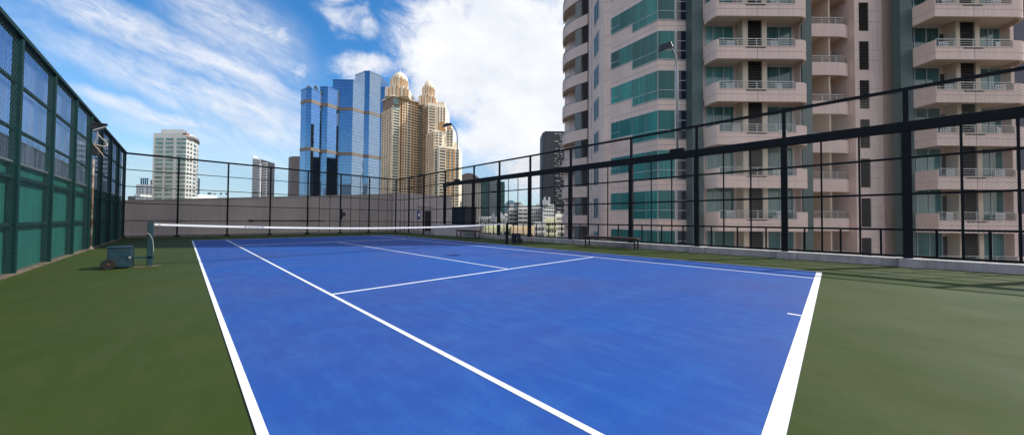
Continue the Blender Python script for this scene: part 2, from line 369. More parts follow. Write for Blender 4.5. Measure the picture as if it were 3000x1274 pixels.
# ---- back fence
YB = 29.4
BX = [-2.93, -.62, 1.84, 4.28, 6.76, 9.25, 11.7, 14.28]
bf = thing('back_fence', (5.7, YB, 0), 'dark chain link fence with slim rails in front of the grey rooftop wall', 'fence')
for i, x in enumerate(BX):
    MB().box(x-.045, x+.045, YB-.05, YB+.05, 0, 5.0).build('post', M['dark'], bf)
    MB().box(x-.14, x+.14, YB-.14, YB+.14, 0, .05).build('base_plate', M['dark'], bf)
MB().box(BX[0], BX[-1]+.05, YB-.055, YB+.055, 5.001, 5.1).build('top_rail', M['dark'], bf)
for i in range(len(BX)-1):
    x0, x1 = BX[i]+.046, BX[i+1]-.046
    for z in (4.08, 3.07, 2.06, 1.02, .08):
        MB().box(x0, x1, YB-.02, YB+.02, z-.022, z+.022).build('rail', M['dark'], bf)
    c = MB(); chain(c, (x0, YB+.03), (x1, YB+.03), .08, 5., .08, .0016); c.build('wire_mesh', M['wiredark'], bf)
    if i >= 4:
        for t in (1/3, 2/3):
            x = x0+(x1-x0)*t
            MB().box(x-.018, x+.018, YB-.045, YB-.021, .05, 5.0).build('upright', M['dark'], bf)

# ---- right fence, far part down to court level
XR = 14.35
rf = thing('corner_fence', (XR, 25.4, 0), 'far corner length of dark fence, no thick beam, beside the rooftop hut door', 'fence')
for y in (24.43, 26.98):
    MB().box(XR-.05, XR+.05, y-.06, y+.06, 0, 5.0).build('post', M['dark'], rf)
MB().box(XR-.05, XR+.05, 21.4, YB-.06, 5.001, 5.1).build('top_rail', M['dark'], rf)
FY_ = [21.3, 24.43, 26.98, 29.33]
for i in range(3):
    y0, y1 = FY_[i]+.061, FY_[i+1]-.061
    for z in (4.08, 3.07, 2.06, 1.02, .12):
        MB().box(XR-.02, XR+.02, y0, y1, z-.025, z+.025).build('rail', M['dark'], rf)
    for t in (1/3, 2/3):
        y = y0+(y1-y0)*t
        MB().box(XR-.045, XR-.021, y-.018, y+.018, .05, 5.0).build('upright', M['dark'], rf)
    for t in (.17, .34, .5, .67, .83):
        y = y0+(y1-y0)*t
        MB().box(XR+.021, XR+.04, y-.015, y+.015, .1, 1.0).build('picket', M['dark'], rf)
    c = MB(); chain(c, (XR+.03, y0), (XR+.03, y1), .1, 5., .08, .0016); c.build('wire_mesh', M['wiredark'], rf)

# ---- right fence along the kerb with its thick beam
kf = thing('beam_fence', (XR, 6, .22), 'long black fence with a thick horizontal beam standing on the pale kerb', 'fence')
RY_ = [-7.0, -4.32, -1.68, .96, 3.62, 6.31, 9.6, 12.45, 15.1, 17.72, 21.27]
for y in RY_:
    zb = .24 if y < 17 else .8
    MB().box(XR-.09, XR+.09, y-.085, y+.085, zb, 3.84).build('post', M['dark'], kf, bevel=.008)
    MB().box(XR+.0, XR+.09, y-.05, y+.05, 4.121, 5.03).build('upper_post', M['dark'], kf)
MB().box(XR-.10, XR+.07, RY_[0], RY_[-1]+.15, 3.841, 4.12).build('beam', M['dark'], kf, bevel=.01)
MB().box(XR-.0, XR+.09, RY_[0], RY_[-1]+.15, 5.031, 5.115).build('top_rail', M['dark'], kf)
for i in range(len(RY_)-1):
    y0, y1 = RY_[i]+.086, RY_[i+1]-.086
    zb = .30 if RY_[i] < 16 else .86
    for z in (3.09, 2.06, 1.05, zb):
        MB().box(XR-.03, XR+.03, y0, y1, z-.03, z+.03).build('rail', M['dark'], kf)
    for t in (1/3, 2/3):
        y = y0+(y1-y0)*t
        MB().box(XR-.055, XR-.031, y-.022, y+.022, zb, 3.83).build('upright', M['dark'], kf)
    if zb < .5:
        for t in (1/6, .5, 5/6):
            y = y0+(y1-y0)*t
            MB().box(XR-.02, XR+.02, y-.022, y+.022, zb+.031, 1.019).build('picket', M['dark'], kf)
    c = MB(); chain(c, (XR+.045, y0), (XR+.045, y1), zb, 5.02, .075, .0018)
    c.build('wire_mesh', M['wiredark'], kf)
# kerb under it
kb = MB()
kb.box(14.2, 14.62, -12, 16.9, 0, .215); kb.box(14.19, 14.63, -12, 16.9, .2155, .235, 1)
for y in RY_[:-2]: kb.box(14.07, 14.66, y-.28, y+.2, 0, .225); kb.box(14.06, 14.67, y-.29, y+.21, .2255, .243, 1)
tag(kb.build('kerb', [M['kerb'], M['kerbtop']], bevel=.01), 'low rendered kerb with wider pads under each post of the black beam fence', 'kerb')
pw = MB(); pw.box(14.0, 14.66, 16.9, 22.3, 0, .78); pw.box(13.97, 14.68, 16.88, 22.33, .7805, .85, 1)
tag(pw.build('parapet_wall', [M['wall2'], M['kerbtop']], bevel=.012), 'short pale parapet wall at waist height behind the far bench', 'wall')

# ================================================================== ROOFTOP WALLS AND HUT
w = MB(); w.prism([(-3.3, 30.1), (14.2, 30.1), (14.2, 30.5), (-3.3, 30.5)], 0, [2.16, 3.64, 3.64, 2.16])
w.add([(-3.3, 30.04, 2.162), (14.2, 30.04, 3.642), (14.2, 30.56, 3.642), (-3.3, 30.56, 2.162), (-3.3, 30.04, 2.23), (14.2, 30.04, 3.71), (14.2, 30.56, 3.71), (-3.3, 30.56, 2.23)],
      [(0, 3, 2, 1), (4, 5, 6, 7), (0, 1, 5, 4), (1, 2, 6, 5), (2, 3, 7, 6), (3, 0, 4, 7)], 0)
for x in (1.9, 7.0, 11.4): w.box(x, x+.02, 30.094, 30.099, .05, 2.2, 1)
tag(w.build('rooftop_wall', [M['wall'], M['joint']], origin=(5, 30.3, 0)), 'long grey rendered wall rising to the right behind the back fence', 'wall')
w = MB(); w.tube([(3.2, 30.05, 1.05), (8.2, 30.05, 1.08)], .025); w.box(3.1, 3.35, 29.98, 30.09, .98, 1.12)
tag(w.build('water_pipe', M['wiredark']), 'thin horizontal water pipe fixed low on the grey rooftop wall', 'pipe')
tag(MB().box(-2.8, 14.2, 29.52, 30.08, .0, .07).build('ledge', M['kerbtop'], bevel=.01), 'pale low ledge along the foot of the grey rooftop wall', 'kerb')
# hut beyond the corner
hut = thing('rooftop_hut', (17.8, 30.6, 0), 'plain grey rooftop hut with dark doorway behind the fence corner', 'hut')
MB().box(14.22, 21.1, 29.9, 33.5, -2, 3.72).build('wall', M['wall2'], hut)
MB().box(14.2, 21.14, 29.85, 33.5, 3.721, 3.83).build('roof', M['wall2'], hut)
MB().box(16.9, 18.6, 29.72, 29.9, 2.55, 2.68).build('canopy', M['wall'], hut)
MB().box(17.75, 18.5, 29.86, 29.9, 0, 2.15).build('door', M['black'], hut)
MB().box(18.6, 18.8, 29.84, 29.9, 0, 3.7).build('pilaster', M['wall'], hut)
tag(MB().box(14.75, 21.2, 23.5, 34, -30, -.02).build('hut_podium', M['wall']), 'grey podium block under the rooftop hut beyond the fence', 'building')
sg = thing('notice_board', (17.0, 29.8, 1.0), 'blue notice board on the pale hut wall left of the doorway', 'sign')
MB().box(16.85, 17.2, 29.84, 29.895, 1.25, 2.1).build('board', M['signblue'], sg); MB().box(16.9, 17.15, 29.83, 29.84, 1.55, 1.85).build('notice', M['tape'], sg)
tk = MB(); tk.box(15.05, 16.15, 19.55, 21.3, .1, 2.18); tk.box(15.02, 16.18, 19.5, 21.35, 2.181, 2.25)
tag(tk.build('equipment_cabinet', M['tank'], bevel=.03), 'dark navy equipment cabinet behind the short parapet wall', 'cabinet')
tag(MB().box(14.75, 16.4, 19, 22, -30, .1).build('cabinet_plinth', M['wall2']), 'pale plinth carrying the navy equipment cabinet', 'building')
hr = thing('hose_reel', (9.28, 29.3, 1.5), 'small dark hose reel hung on a post of the back fence', 'hose reel')
MB().lathe([(.04, 0), (.18, .01), (.18, .04), (.12, .05), (.12, .12), (.18, .13), (.18, .16), (.04, .17)], (9.42, 29.12, 1.62), 16, axis='y').build('drum', M['tank'], hr, smooth=False)
MB().box(9.2, 9.34, 29.2, 29.33, 1.2, 2.05).build('bracket', M['dark'], hr)

# left outside parapet seen through the sheets
pp = MB(); pp.box(-6.3, -6.0, 10, 52, -1, 4.72); pp.box(-6.34, -5.95, 10, 52, 4.721, 4.8)
for y in (24, 31, 38, 45): pp.box(-6.0, -5.96, y, y+.15, 0, 4.7, 1)
tag(pp.build('tan_parapet', [M['roofwall_lit'], M['dark']]), 'tan rendered parapet wall seen through the tinted sheets of the left fence', 'wall')

# ================================================================== NET
nt_ = thing('tennis_net', (5.485, 11.885, 0), 'tennis net with white top band across the blue court', 'net')
for x, s_ in ((-.914, -1), (11.884, 1)):
    p = MB(); p.box(x-.052, x+.052, 11.83, 11.94, 0, 1.09)
    o = p.build('net_post', M['netpost'] if s_ < 0 else M['dark'], nt_, bevel=.012)
    MB().box(x-.05, x+.05, 11.835, 11.935, 1.091, 1.12).build('cap', M['netpost'] if s_ < 0 else M['dark'], o)
    MB().tube([(x-.09*1, 11.80, .82), (x-.06, 11.80, .84), (x-.06, 11.83, .84)], .012).build('crank', M['rust'], o)
    if s_ < 0:
        MB().tube([(x-.05, 11.81, .84), (x+.01, 11.80, .78), (x+.05, 11.80, .64), (x+.066, 11.80, .45), (x+.066, 11.81, .36)], .0035, 6).build('cord', M['rope'], o)
def netz(x): return .914 + .16*((x-5.485)/6.34)**2
X0, X1 = -.85, 11.82
tp = MB(); n = 48
for i in range(n):
    xa, xb = X0+(X1-X0)*i/n, X0+(X1-X0)*(i+1)/n
    za, zb = netz(xa), netz(xb); y0, y1 = 11.872, 11.898
    tp.add([(xa, y0, za-.055), (xb, y0, zb-.055), (xb, y1, zb-.055), (xa, y1, za-.055), (xa, y0, za), (xb, y0, zb), (xb, y1, zb), (xa, y1, za)],
           [(0, 3, 2, 1), (4, 5, 6, 7), (0, 1, 5, 4), (2, 3, 7, 6)])
tb = tp.build('top_band', M['tape'], nt_)
ink = MB()
for (xa, xb) in ((-.78, -.74), (.95, 1.02), (1.05, 1.09), (1.11, 1.16), (1.18, 1.21), (1.23, 1.3), (1.33, 1.42)):
    ink.box(xa, xb, 11.868, 11.8715, netz(xa)-.038, netz(xa)-.016)
ink.build('faded_lettering', M['tapeink'], tb)
nm = MB(); r = .0009
x = X0
while x <= X1:
    z1 = netz(x)-.055; nm.box(x-r, x+r, 11.8835, 11.8865, .03, z1); x += .06
for j in range(1, 16):
    t = j/15.
    pts = []
    for i in range(24):
        xa, xb = X0+(X1-X0)*i/24, X0+(X1-X0)*(i+1)/24
        za, zb = .03+(netz(xa)-.09)*(1-t), .03+(netz(xb)-.09)*(1-t)
        nm.add([(xa, 11.8835, za-r), (xb, 11.8835, zb-r), (xb, 11.8835, zb+r), (xa, 11.8835, za+r), (xa, 11.8865, za-r), (xb, 11.8865, zb-r), (xb, 11.8865, zb+r), (xa, 11.8865, za+r)],
               [(0, 1, 2, 3), (7, 6, 5, 4), (3, 2, 6, 7), (0, 4, 5, 1)])
nm.build('netting', M['netblack'], nt_)

# weight box with wheel beside each net post
def weight_box(x, sgn, label, m):
    t = thing('net_weight_box', (x, 11.84, 0), label, 'weight box', 'weighted boxes bracing the net posts')
    cx = x
    b = MB(); b.box(cx-.18, cx+.18, 11.66, 12.02, .04, .27)
    b.box(cx-.185, cx+.185, 11.655, 12.025, .2705, .29); b.box(cx-.18, cx+.18, 11.66, 12.02, .2905, .50)
    b.box(cx-.195, cx+.195, 11.645, 12.035, .5005, .52)
    b.build('box', m, t, bevel=.008)
    for yy in (11.60, 12.04):
        wob = MB(); wx = cx-.15*sgn; wob.lathe([(.07, 0), (.115, .0), (.122, .012), (.122, .03), (.115, .042), (.07, .042)], (wx, yy, .122), 20, axis='y')
        wh = wob.build('wheel', M['rubber'], t, smooth=False)
        MB().lathe([(.01, -.008), (.025, -.006), (.025, .0), (.075, .002), (.075, .04), (.02, .045)], (wx, yy, .122), 14, axis='y').build('hub', M['rust'], wh)
    MB().box(min(cx+.18*sgn, cx+.58*sgn*.98), max(cx+.18*sgn, cx+.58*sgn*.98), 11.83, 11.87, .205, .245).build('drawbar', m, t)
    MB().box(cx+.17*sgn-.015, cx+.17*sgn+.02, 11.635, 11.652, .23, .29).build('latch', M['galv'], t)
    MB().box(cx+.21*sgn-.012, cx+.21*sgn+.012, 11.90, 11.925, 0, .5).build('stand_leg', m, t)
    return t
weight_box(-1.40, 1, 'teal weight box on a small wheel tied to the near left net post', M['cart'])
weight_box(12.55, -1, 'dark weight box beside the far net post near the kerb', M['tank'])
# stained patch of bare concrete around the left net post base
st = MB(); st.add([(-1.2, 11.74, .0045), (-.8, 11.76, .0045), (-.68, 11.88, .0045), (-.8, 11.98, .0045), (-1.15, 12.0, .0045)], [(0, 1, 2, 3, 4)])
o = st.build('worn_patch', mat('worn_rusty_patch', (.20, .13, .075), .9, var=.4, scale=6)); tag(o, kind='structure')

# ================================================================== BENCHES
def bench(y0, y1, x0, x1, label, m, z=.46):
    t = thing('bench', ((x0+x1)/2, (y0+y1)/2, 0), label, 'bench', 'benches along the right fence')
    s_ = MB(); s_.box(x0, x1, y0, y1, z, z+.055); s_.box(x0-.012, x1+.012, y0-.012, y0-.001, z-.01, z+.06); s_.build('seat', m, t, bevel=.008)
    fr = MB(); fr.box(x0+.03, x0+.06, y0+.08, y1-.08, z-.045, z-.001); fr.box(x1-.06, x1-.03, y0+.08, y1-.08, z-.045, z-.001); fr.build('seat_frame', M['benchleg'], t)
    for yy in (y0+.1, y1-.1):
        for xx in (x0+.05, x1-.05):
            MB().box(xx-.025, xx+.025, yy-.025, yy+.025, 0, z-.002).build('leg', M['benchleg'], t)
        MB().box(x0+.075, x1-.075, yy-.015, yy+.015, .08, .11).build('stretcher', M['benchleg'], t)
bench(5.6, 8.15, 13.27, 13.72, 'long low wooden bench on dark legs between kerb and court, nearer one', M['wood'])
bench(16.25, 18.45, 13.35, 13.8, 'far dark bench in shade before the short parapet wall', M['wood'], .47)

# ================================================================== FLOODLIGHTS
def lamp(px, py, pz0, hx, hy, hz, label, tilt):
    t = thing('floodlight_pole', (px, py, pz0), label, 'floodlight', 'floodlights on tall poles above the right fence')
    top = hz+.18
    pts = [(px, py, pz0), (px, py, hz-.75)]
    for i in range(1, 9):
        a = i/8*pi/2
        pts.append((px-(px-hx-.25)*(1-cos(a)), py+(hy-py)*.8*(1-cos(a)), hz-.75+(top-hz+.75)*sin(a)))
    MB().tube(pts, [.042]*2+[.032]*8, 8).build('pole', M['galv'], t, smooth=True)
    MB().box(px-.12, px+.11, py-.28, py+.28, pz0-.06, pz0+.16).build('clamp', M['dark'], t, bevel=.02)
    # head: a tapered box tilted toward the court
    h = MB(); c = Vector((hx, hy, hz+.05)); d = Vector((-cos(tilt), 0, -sin(tilt))); n_ = Vector((-sin(tilt), 0, cos(tilt))); y_ = Vector((0, 1, 0))
    def P(u, v, w_): return tuple(c + d*u + y_*v + n_*w_)
    vs = [P(-.30, -.14, .02), P(-.30, .14, .02), P(.38, .30, -.09), P(.38, -.30, -.09), P(-.28, -.10, .15), P(-.28, .10, .15), P(.24, .2, .17), P(.24, -.2, .17)]
    h.add(vs, [(0, 1, 2, 3), (7, 6, 5, 4), (0, 3, 7, 4), (1, 5, 6, 2), (0, 4, 5, 1), (3, 2, 6, 7)])
    hd = h.build('lamp_head', M['lamp'], t, bevel=.012)
    l = MB(); l.add([P(-.24, -.10, .008), P(-.24, .10, .008), P(.28, .20, -.075), P(.28, -.20, -.075), P(-.24, -.10, .0), P(-.24, .10, .0), P(.28, .20, -.083), P(.28, -.20, -.083)],
                    [(0, 1, 2, 3), (7, 6, 5, 4), (0, 3, 7, 4), (1, 5, 6, 2), (0, 4, 5, 1), (3, 2, 6, 7)]).build('lens', M['lampglass'], hd)
    MB().tube([P(-.33, 0, .07), P(-.2, 0, .14), P(0, 0, .15)], .03, 6).build('mount', M['galv'], t)
lamp(14.47, 4.37, 4.125, 13.62, 4.45, 8.22, 'hooked floodlight pole in front of the teal bay windows', .25)
lamp(14.47, 19.85, 4.125, 13.55, 19.75, 8.15, 'hooked floodlight pole beside the gold twin tower, in shade', .25)
# battered floodlight on the left fence
t = thing('fence_floodlight', (-2.72, 18.75, 3.6), 'battered dark floodlight with ballast box and loose cable high on left fence', 'floodlight')
h = MB(); vs = [(-2.80, 18.42, 4.62), (-2.40, 18.5, 4.66), (-2.40, 18.8, 4.66), (-2.80, 18.88, 4.62), (-2.78, 18.48, 4.36), (-2.55, 18.55, 4.48), (-2.55, 18.75, 4.48), (-2.78, 18.82, 4.36)]
h.add(vs, [(0, 1, 2, 3), (7, 6, 5, 4), (0, 4, 5, 1), (1, 5, 6, 2), (2, 6, 7, 3), (3, 7, 4, 0)]); hd = h.build('lamp_head', M['lamp'], t, bevel=.015)
MB().add([(-2.74, 18.50, 4.36), (-2.46, 18.54, 4.56), (-2.46, 18.76, 4.56), (-2.74, 18.80, 4.36), (-2.72, 18.50, 4.34), (-2.44, 18.54, 4.54), (-2.44, 18.76, 4.54), (-2.72, 18.80, 4.34)],
         [(0, 1, 2, 3), (7, 6, 5, 4), (0, 4, 5, 1), (1, 5, 6, 2), (2, 6, 7, 3), (3, 7, 4, 0)]).build('lens', M['galv'], hd)
MB().box(-2.76, -2.60, 18.58, 18.86, 3.48, 3.86).build('ballast_box', M['lamp'], t, bevel=.015)
MB().box(-2.60, -2.585, 18.62, 18.82, 3.60, 3.80).build('ballast_lid', M['rust'], t)
MB().tube([(-2.72, 18.7, 3.87), (-2.66, 18.7, 4.1), (-2.64, 18.68, 4.36)], .022).build('bracket', M['galv'], t)
MB().tube([(-2.62, 18.62, 4.25), (-2.54, 18.64, 4.12), (-2.42, 18.7, 3.98), (-2.40, 18.7, 3.88), (-2.48, 18.62, 3.82), (-2.62, 18.54, 3.84), (-2.70, 18.48, 3.86), (-2.62, 18.54, 3.72), (-2.52, 18.62, 3.56), (-2.48, 18.66, 3.44)], .013, 6).build('cable', M['conduit'], t, smooth=True)
t = thing('stand_pipe', (-2.72, 18.75, 0), 'thin rusty white pipe standing against the green windscreen below the floodlight', 'pipe')
MB().tube([(-2.72, 18.75, .04), (-2.72, 18.75, 3.34)], .028).build('pipe', M['polewhite'], t, smooth=True)
MB().lathe([(.075, 0), (.075, .02), (.04, .05), (.035, .12)], (-2.72, 18.75, .036), 12).build('base_flange', M['polewhite'], t)

# ================================================================== APARTMENT BLOCK
H = 3.1; K0, K1 = -2, 7
ZB = .57 + H*K0     # underside of the lowest parapet built
ap = thing('apartment_block', F(20, 32, -30), 'huge rose apartment block with curved balconies and teal bay windows', 'building')
bay0, bay1 = (9.5, 28.5), (12., 25.)
outline = [(9.1, 42), (7.65, 40.2), (7.48, 38.8), (7.75, 38.1), (8.6, 37.4), (9.35, 36.6), (9.4, 35.4), (9.15, 34.7), (9.05, 33.6), (8.82, 33), (8.8, 30.5), (8.8, 29.4), (9.0, 28.85), bay0, bay1, (13.38, 25.), (14.18, 25.), (15.02, 24.9), (15.1, 24.7), (22.35, 24.7), (22.35, 24.25),
           (23.17, 24.25), (23.17, 27.2), (27.75, 27.2), (27.75, 25.4), (29.9, 25.4), (29.9, 24.7), (30.84, 24.7), (38.25, 24.7), (38.25, 24.25), (38.6, 24.3), (38.6, 46), (9.1, 46)]
# body; faces of the recessed walls keep the rose render
body = MB(F)
n_ = len(outline)
body.prism(outline, -30, 62)
jz = [ZB+H*(k-K0)+e for k in range(K0, K1) for e in (.78, 1.62)]
t_q = lambda q: (q*bay0[1]-bay0[0])/((bay1[0]-bay0[0])-q*(bay1[1]-bay0[1]))
for zz in jz:
    body.obox((8.82, 29.35), (9.02, 28.83), .004, zz, zz+.018, 1); body.obox((9.02, 28.83), (9.48, 28.52), .004, zz, zz+.018, 1)
    body.obox((27.8, 25.4), (29.85, 25.4), .004, zz+.3, zz+.315, 1)
for k in range(K0, K1):
    zz = 1.39+H*k-.45
    body.obox(seg(bay0, bay1, .02), seg(bay0, bay1, .999), .004, zz, zz+.016, 1); body.box(12.01, 14.17, 24.995, 24.999, zz, zz+.016, 1)
body.build('wall', [M['facade'], M['joint']], ap)
for poly, x0, x1, y in (([(14.18, 24.2), (15.02, 24.2), (15.06, 24.89), (14.18, 24.99)], 14.185, 15.015, 24.2), ([(22.42, 24.15), (23.16, 24.15), (23.16, 24.249), (22.42, 24.249)], 22.43, 23.15, 24.15), ([(29.9, 24.2), (30.8, 24.2), (30.8, 24.69), (29.9, 25.39)], 29.905, 30.795, 24.2)):
    pm_ = MB(F).prism(poly, -30, 62)
    for zz in jz: pm_.box(x0, x1, y-.005, y-.001, zz, zz+.018, 1)
    pm_.build('pillar', [M['pillar'], M['joint']], ap)
MB(F).prism([(38.65, 27), (46, 27), (46, 46), (38.65, 46)], -30, 62).build('rear_wing', M['slate'], ap)

def ring(poly_out, poly_in, z0, z1, mb, mi=0):
    """band between an outer and an inner polyline (same count), closed ends"""
    n = len(poly_out)
    vs = [(x, y, z) for z in (z0, z1) for (x, y) in poly_out] + [(x, y, z) for z in (z0, z1) for (x, y) in poly_in]
    fs = []
    for i in range(n-1):
        fs.append((i, i+1, n+i+1, n+i)); fs.append((2*n+i+1, 2*n+i, 3*n+i, 3*n+i+1))
        fs.append((n+i, n+i+1, 3*n+i+1, 3*n+i)); fs.append((i+1, i, 2*n+i, 2*n+i+1))
    fs.append((0, n, 3*n, 2*n)); fs.append((n-1, 3*n-1, 4*n-1, 2*n-1))
    mb.add(vs, fs, mi)
def inset(poly, d):
    out = []
    for i, p in enumerate(poly):
        a = poly[max(i-1, 0)]; b = poly[min(i+1, len(poly)-1)]
        dx, dy = b[0]-a[0], b[1]-a[1]; l = math.hypot(dx, dy) or 1
        out.append((p[0]-dy/l*d, p[1]+dx/l*d))
    return out
def repl(o, ks=None):
    for k in (ks or range(K0+1, K1)): dup_part(o, dz=H*(k-K0))

def railing(pts, z0, z1, name='railing', parent=None, nposts=None):
    r_ = MB(F)
    for j in range(4):
        z = z0+.08+(z1-z0-.08)*j/3
        rr = .022 if j == 3 else .012
        # bars as square section along polyline
        for i in range(len(pts)-1):
            r_.obox(pts[i], pts[i+1], rr*2, z-rr, z+rr)
    # posts
    L_ = [0]
    for i in range(len(pts)-1): L_.append(L_[-1]+math.hypot(pts[i+1][0]-pts[i][0], pts[i+1][1]-pts[i][1]))
    npst = nposts or max(2, int(L_[-1]/1.1)+1)
    for j in range(npst):
        s_ = L_[-1]*j/(npst-1)
        for i in range(len(pts)-1):
            if s_ <= L_[i+1]+1e-6:
                t = (s_-L_[i])/(L_[i+1]-L_[i]); p = seg(pts[i], pts[i+1], t); break
        r_.box(p[0]-.02, p[0]+.02, p[1]-.02, p[1]+.02, z0, z1-.025)
    return r_.build(name, M['rail'], parent)

def balcony(aL, aS, aE, aR, dF, dB, rounded):
    """aL,dB wall start; aS railing start; aE railing end; aR,dB wall end"""
    cur = []
    rl = aS-.05-aL
    for i in range(9):
        t = i/8*pi/2
        cur.append((aL+rl*(1-cos(t)), dB-(dB-dF)*sin(t)))
    out = cur + [(aS, dF)]
    out2 = [(aS, dF), (aE, dF)]
    right = [(aE, dF)]
    for i in range(1, 9):
        t = i/8*pi/2
        right.append((aE+.28+(aR-aE-.28)*sin(t), dF+(dB-dF)*(1-cos(t))) if i > 0 else (aE, dF))
    allp = out + [(aE, dF), (aE+.28, dF)] + right[1:]
    par = MB(F)
    # low parapet all along, high at both ends
    ring(allp, inset(allp, .14), ZB, ZB+.9, par)
    ring(out, inset(out, .14), ZB+.9, ZB+1.4, par)
    re_ = [(aE, dF), (aE+.28, dF)] + right[1:]
    ring(re_, inset(re_, .14), ZB+.9, ZB+1.4, par)
    # horizontal joint and vertical joint
    jo = [(x, y-.004) for x, y in allp]
    ring(jo, inset(jo, .02), ZB+.52, ZB+.535, par, 1)
    par.box((aS+aE)/2-.01, (aS+aE)/2+.01, dF-.005, dF+.02, ZB+.02, ZB+.88, 1)
    par.box(aS, aE, dF-.03, dF-.001, ZB+.86, ZB+.905)          # sill nib
    # slab
    ip = inset(allp, .12); par.prism(ip + [(aR, dB+.5), (aL, dB+.5)], ZB+.30, ZB+.45, 2)
    b = par.build('balcony', [M['facade'], M['joint'], M['facadein']], ap)
    railing([(aS+.03, dF+.08), (aE-.03, dF+.08)], ZB+.9, ZB+1.47, parent=b)
    v = MB(F); m_ = (aS*.52+aE*.48); v.box(m_-.72, m_+.72, dF-.02, dF-.006, ZB+.76, ZB+.84); v.build('drip_vent', M['louver'], b)
    repl(b)

def windowset(a0, a1, d, z0, z1, splits, m, fr=.05, name='window'):
    w_ = MB(F); xs = [a0]+[a0+(a1-a0)*s for s in splits]+[a1]
    w_.box(a0, a1, d-.05, d-.001, z1-.06, z1, 0); w_.box(a0, a1, d-.05, d-.001, z0, z0+.06, 0)
    for x in xs: w_.box(x-fr/2, x+fr/2, d-.06, d-.002, z0+.061, z1-.061, 0)
    o_ = w_.build(name, M['winframe'], ap)
    MB(F).box(a0+.02, a1-.02, d-.03, d-.004, z0+.062, z1-.062).build('pane', m, o_)
    repl(o_)
def louvers(a0, a1, d, z0, z1, n=20, m='louver', name='louver'):
    l = MB(F); l.box(a0, a1, d-.02, d-.001, z0, z1, 1)
    for i in range(n):
        z = z0+(z1-z0)*(i+.3)/n
        l.add([(a0, d-.09, z), (a1, d-.09, z), (a1, d-.025, z+.05), (a0, d-.025, z+.05), (a0, d-.09, z+.02), (a1, d-.09, z+.02), (a1, d-.025, z+.07), (a0, d-.025, z+.07)],
              [(0, 3, 2, 1), (4, 5, 6, 7), (0, 1, 5, 4), (1, 2, 6, 5), (2, 3, 7, 6), (3, 0, 4, 7)], 0)
    o_ = l.build(name, [M[m], M['louvergap']], ap); repl(o_); return o_

fl0, ce0 = ZB+.45, ZB+H+.30      # floor and ceiling of the lowest storey
# stack A
balcony(15.1, 15.48, 21.0, 22.38, 23.1, 24.24, True)
windowset(15.5, 17.6, 24.7, fl0, ce0-.1, (.26, .64), M['balglass'])
windowset(19.75, 22.1, 24.7, fl0, ce0-.1, (.18, .58), M['balglass'])
def divider(a0, a1, a2, a3):
    dv = MB(F); dv.box(a0, a1, 24.0, 24.69, fl0, ce0-.02); dv.box(a2, a3, 24.0, 24.69, fl0, ce0-.02); dv.box(a1+.001, a2-.001, 24.15, 24.69, fl0, ce0-.02)
    repl(dv.build('divider_wall', M['facadein'], ap))
divider(17.85, 18.24, 19.3, 19.66)
louvers(18.25, 19.29, 24.13, fl0, ce0-.03, 24)
# stack R
balcony(30.84, 30.95, 36.43, 38.24, 22.97, 24.24, True)
windowset(31.2, 33.4, 24.7, fl0, ce0-.1, (.14, .56), M['balglass'])
windowset(36.45, 38.1, 24.7, fl0, ce0-.1, (.45,), M['balglass'])
divider(33.8, 34.12, 35.25, 35.6)
louvers(34.13, 35.24, 24.13, fl0, ce0-.03, 24)
o_ = MB(F).box(33.45, 33.78, 24.66, 24.699, fl0, ce0-.6).build('door', M['louver'], ap); repl(o_)
# column C: set back rounded balconies with a partition
cp = [(23.2, 25.6), (26.6, 25.6), (27.2, 25.66), (27.7, 25.85), (28.0, 26.15), (28.08, 26.6)]
cb = MB(F); ring(cp, inset(cp, .13), ZB, ZB+1.02, cb); cb.prism(inset(cp, .12)+[(28., 27.2), (23.2, 27.2)], ZB+.28, ZB+.44, 1)
cb = cb.build('balcony', [M['facade'], M['facadein']], ap)
railing([(23.2, 25.68), (26.6, 25.68), (27.15, 25.74), (27.6, 25.93)], ZB+1.02, ZB+1.55, parent=cb); repl(cb)
o_ = MB(F).box(26.05, 26.15, 25.75, 27.19, fl0, ce0-.03).build('partition', M['facadein'], ap); repl(o_)
o_ = MB(F).box(26.5, 26.85, 27.15, 27.199, fl0, ce0-.65).build('door', M['louver'], ap); repl(o_)
o_ = MB(F).box(27.1, 27.55, 27.15, 27.199, fl0+.9, ce0-.75).build('window', M['darkglass'], ap); repl(o_)
louvers(28.12, 28.82, 25.4, ZB+.35, ZB+2.6, 16)
# bay windows, raked face and frontal face
def t_at(q):
    return (q*bay0[1]-bay0[0])/((bay1[0]-bay0[0])-q*(bay1[1]-bay0[1]))
ts = [t_at(q) for q in (.3354, .3607, .4012, .4435)]+[1]
S0 = 1.39+H*K0
def baypane(t0, t1, z0, z1, transoms):
    p, q = seg(bay0, bay1, t0), seg(bay0, bay1, t1)
    fm = MB(F); fm.obox(p, q, .05, z0, z0+.05, off=.001); fm.obox(p, q, .05, z1-.05, z1, off=.001)
    for tt in (t0, t1):
        e = .02/4.3; fm.obox(seg(bay0, bay1, max(tt-e, 0)), seg(bay0, bay1, min(tt+e, 1)), .06, z0+.051, z1-.051, off=.001)
    for zt in transoms: fm.obox(p, q, .045, zt-.02, zt+.02, off=.001)
    o_ = fm.build('window', M['winframe'], ap)
    MB(F).obox(p, q, .03, z0+.052, z1-.052, off=.002).build('pane', M['bayglass'], o_)
    repl(o_)
baypane(ts[0], ts[1], S0+.76, S0+2.26, [S0+1.3])
baypane(ts[1], ts[2], S0+.76, S0+2.26, [])
baypane(ts[2], ts[3], S0, S0+2.26, [S0+.71])
baypane(ts[3], ts[4], S0, S0+2.26, [S0+.71])
fm = MB(F)
for (z0, z1) in ((S0, S0+.05), (S0+2.21, S0+2.26), (S0+.69, S0+.73)): fm.box(12.03, 13.3, 24.94, 24.999, z0, z1)
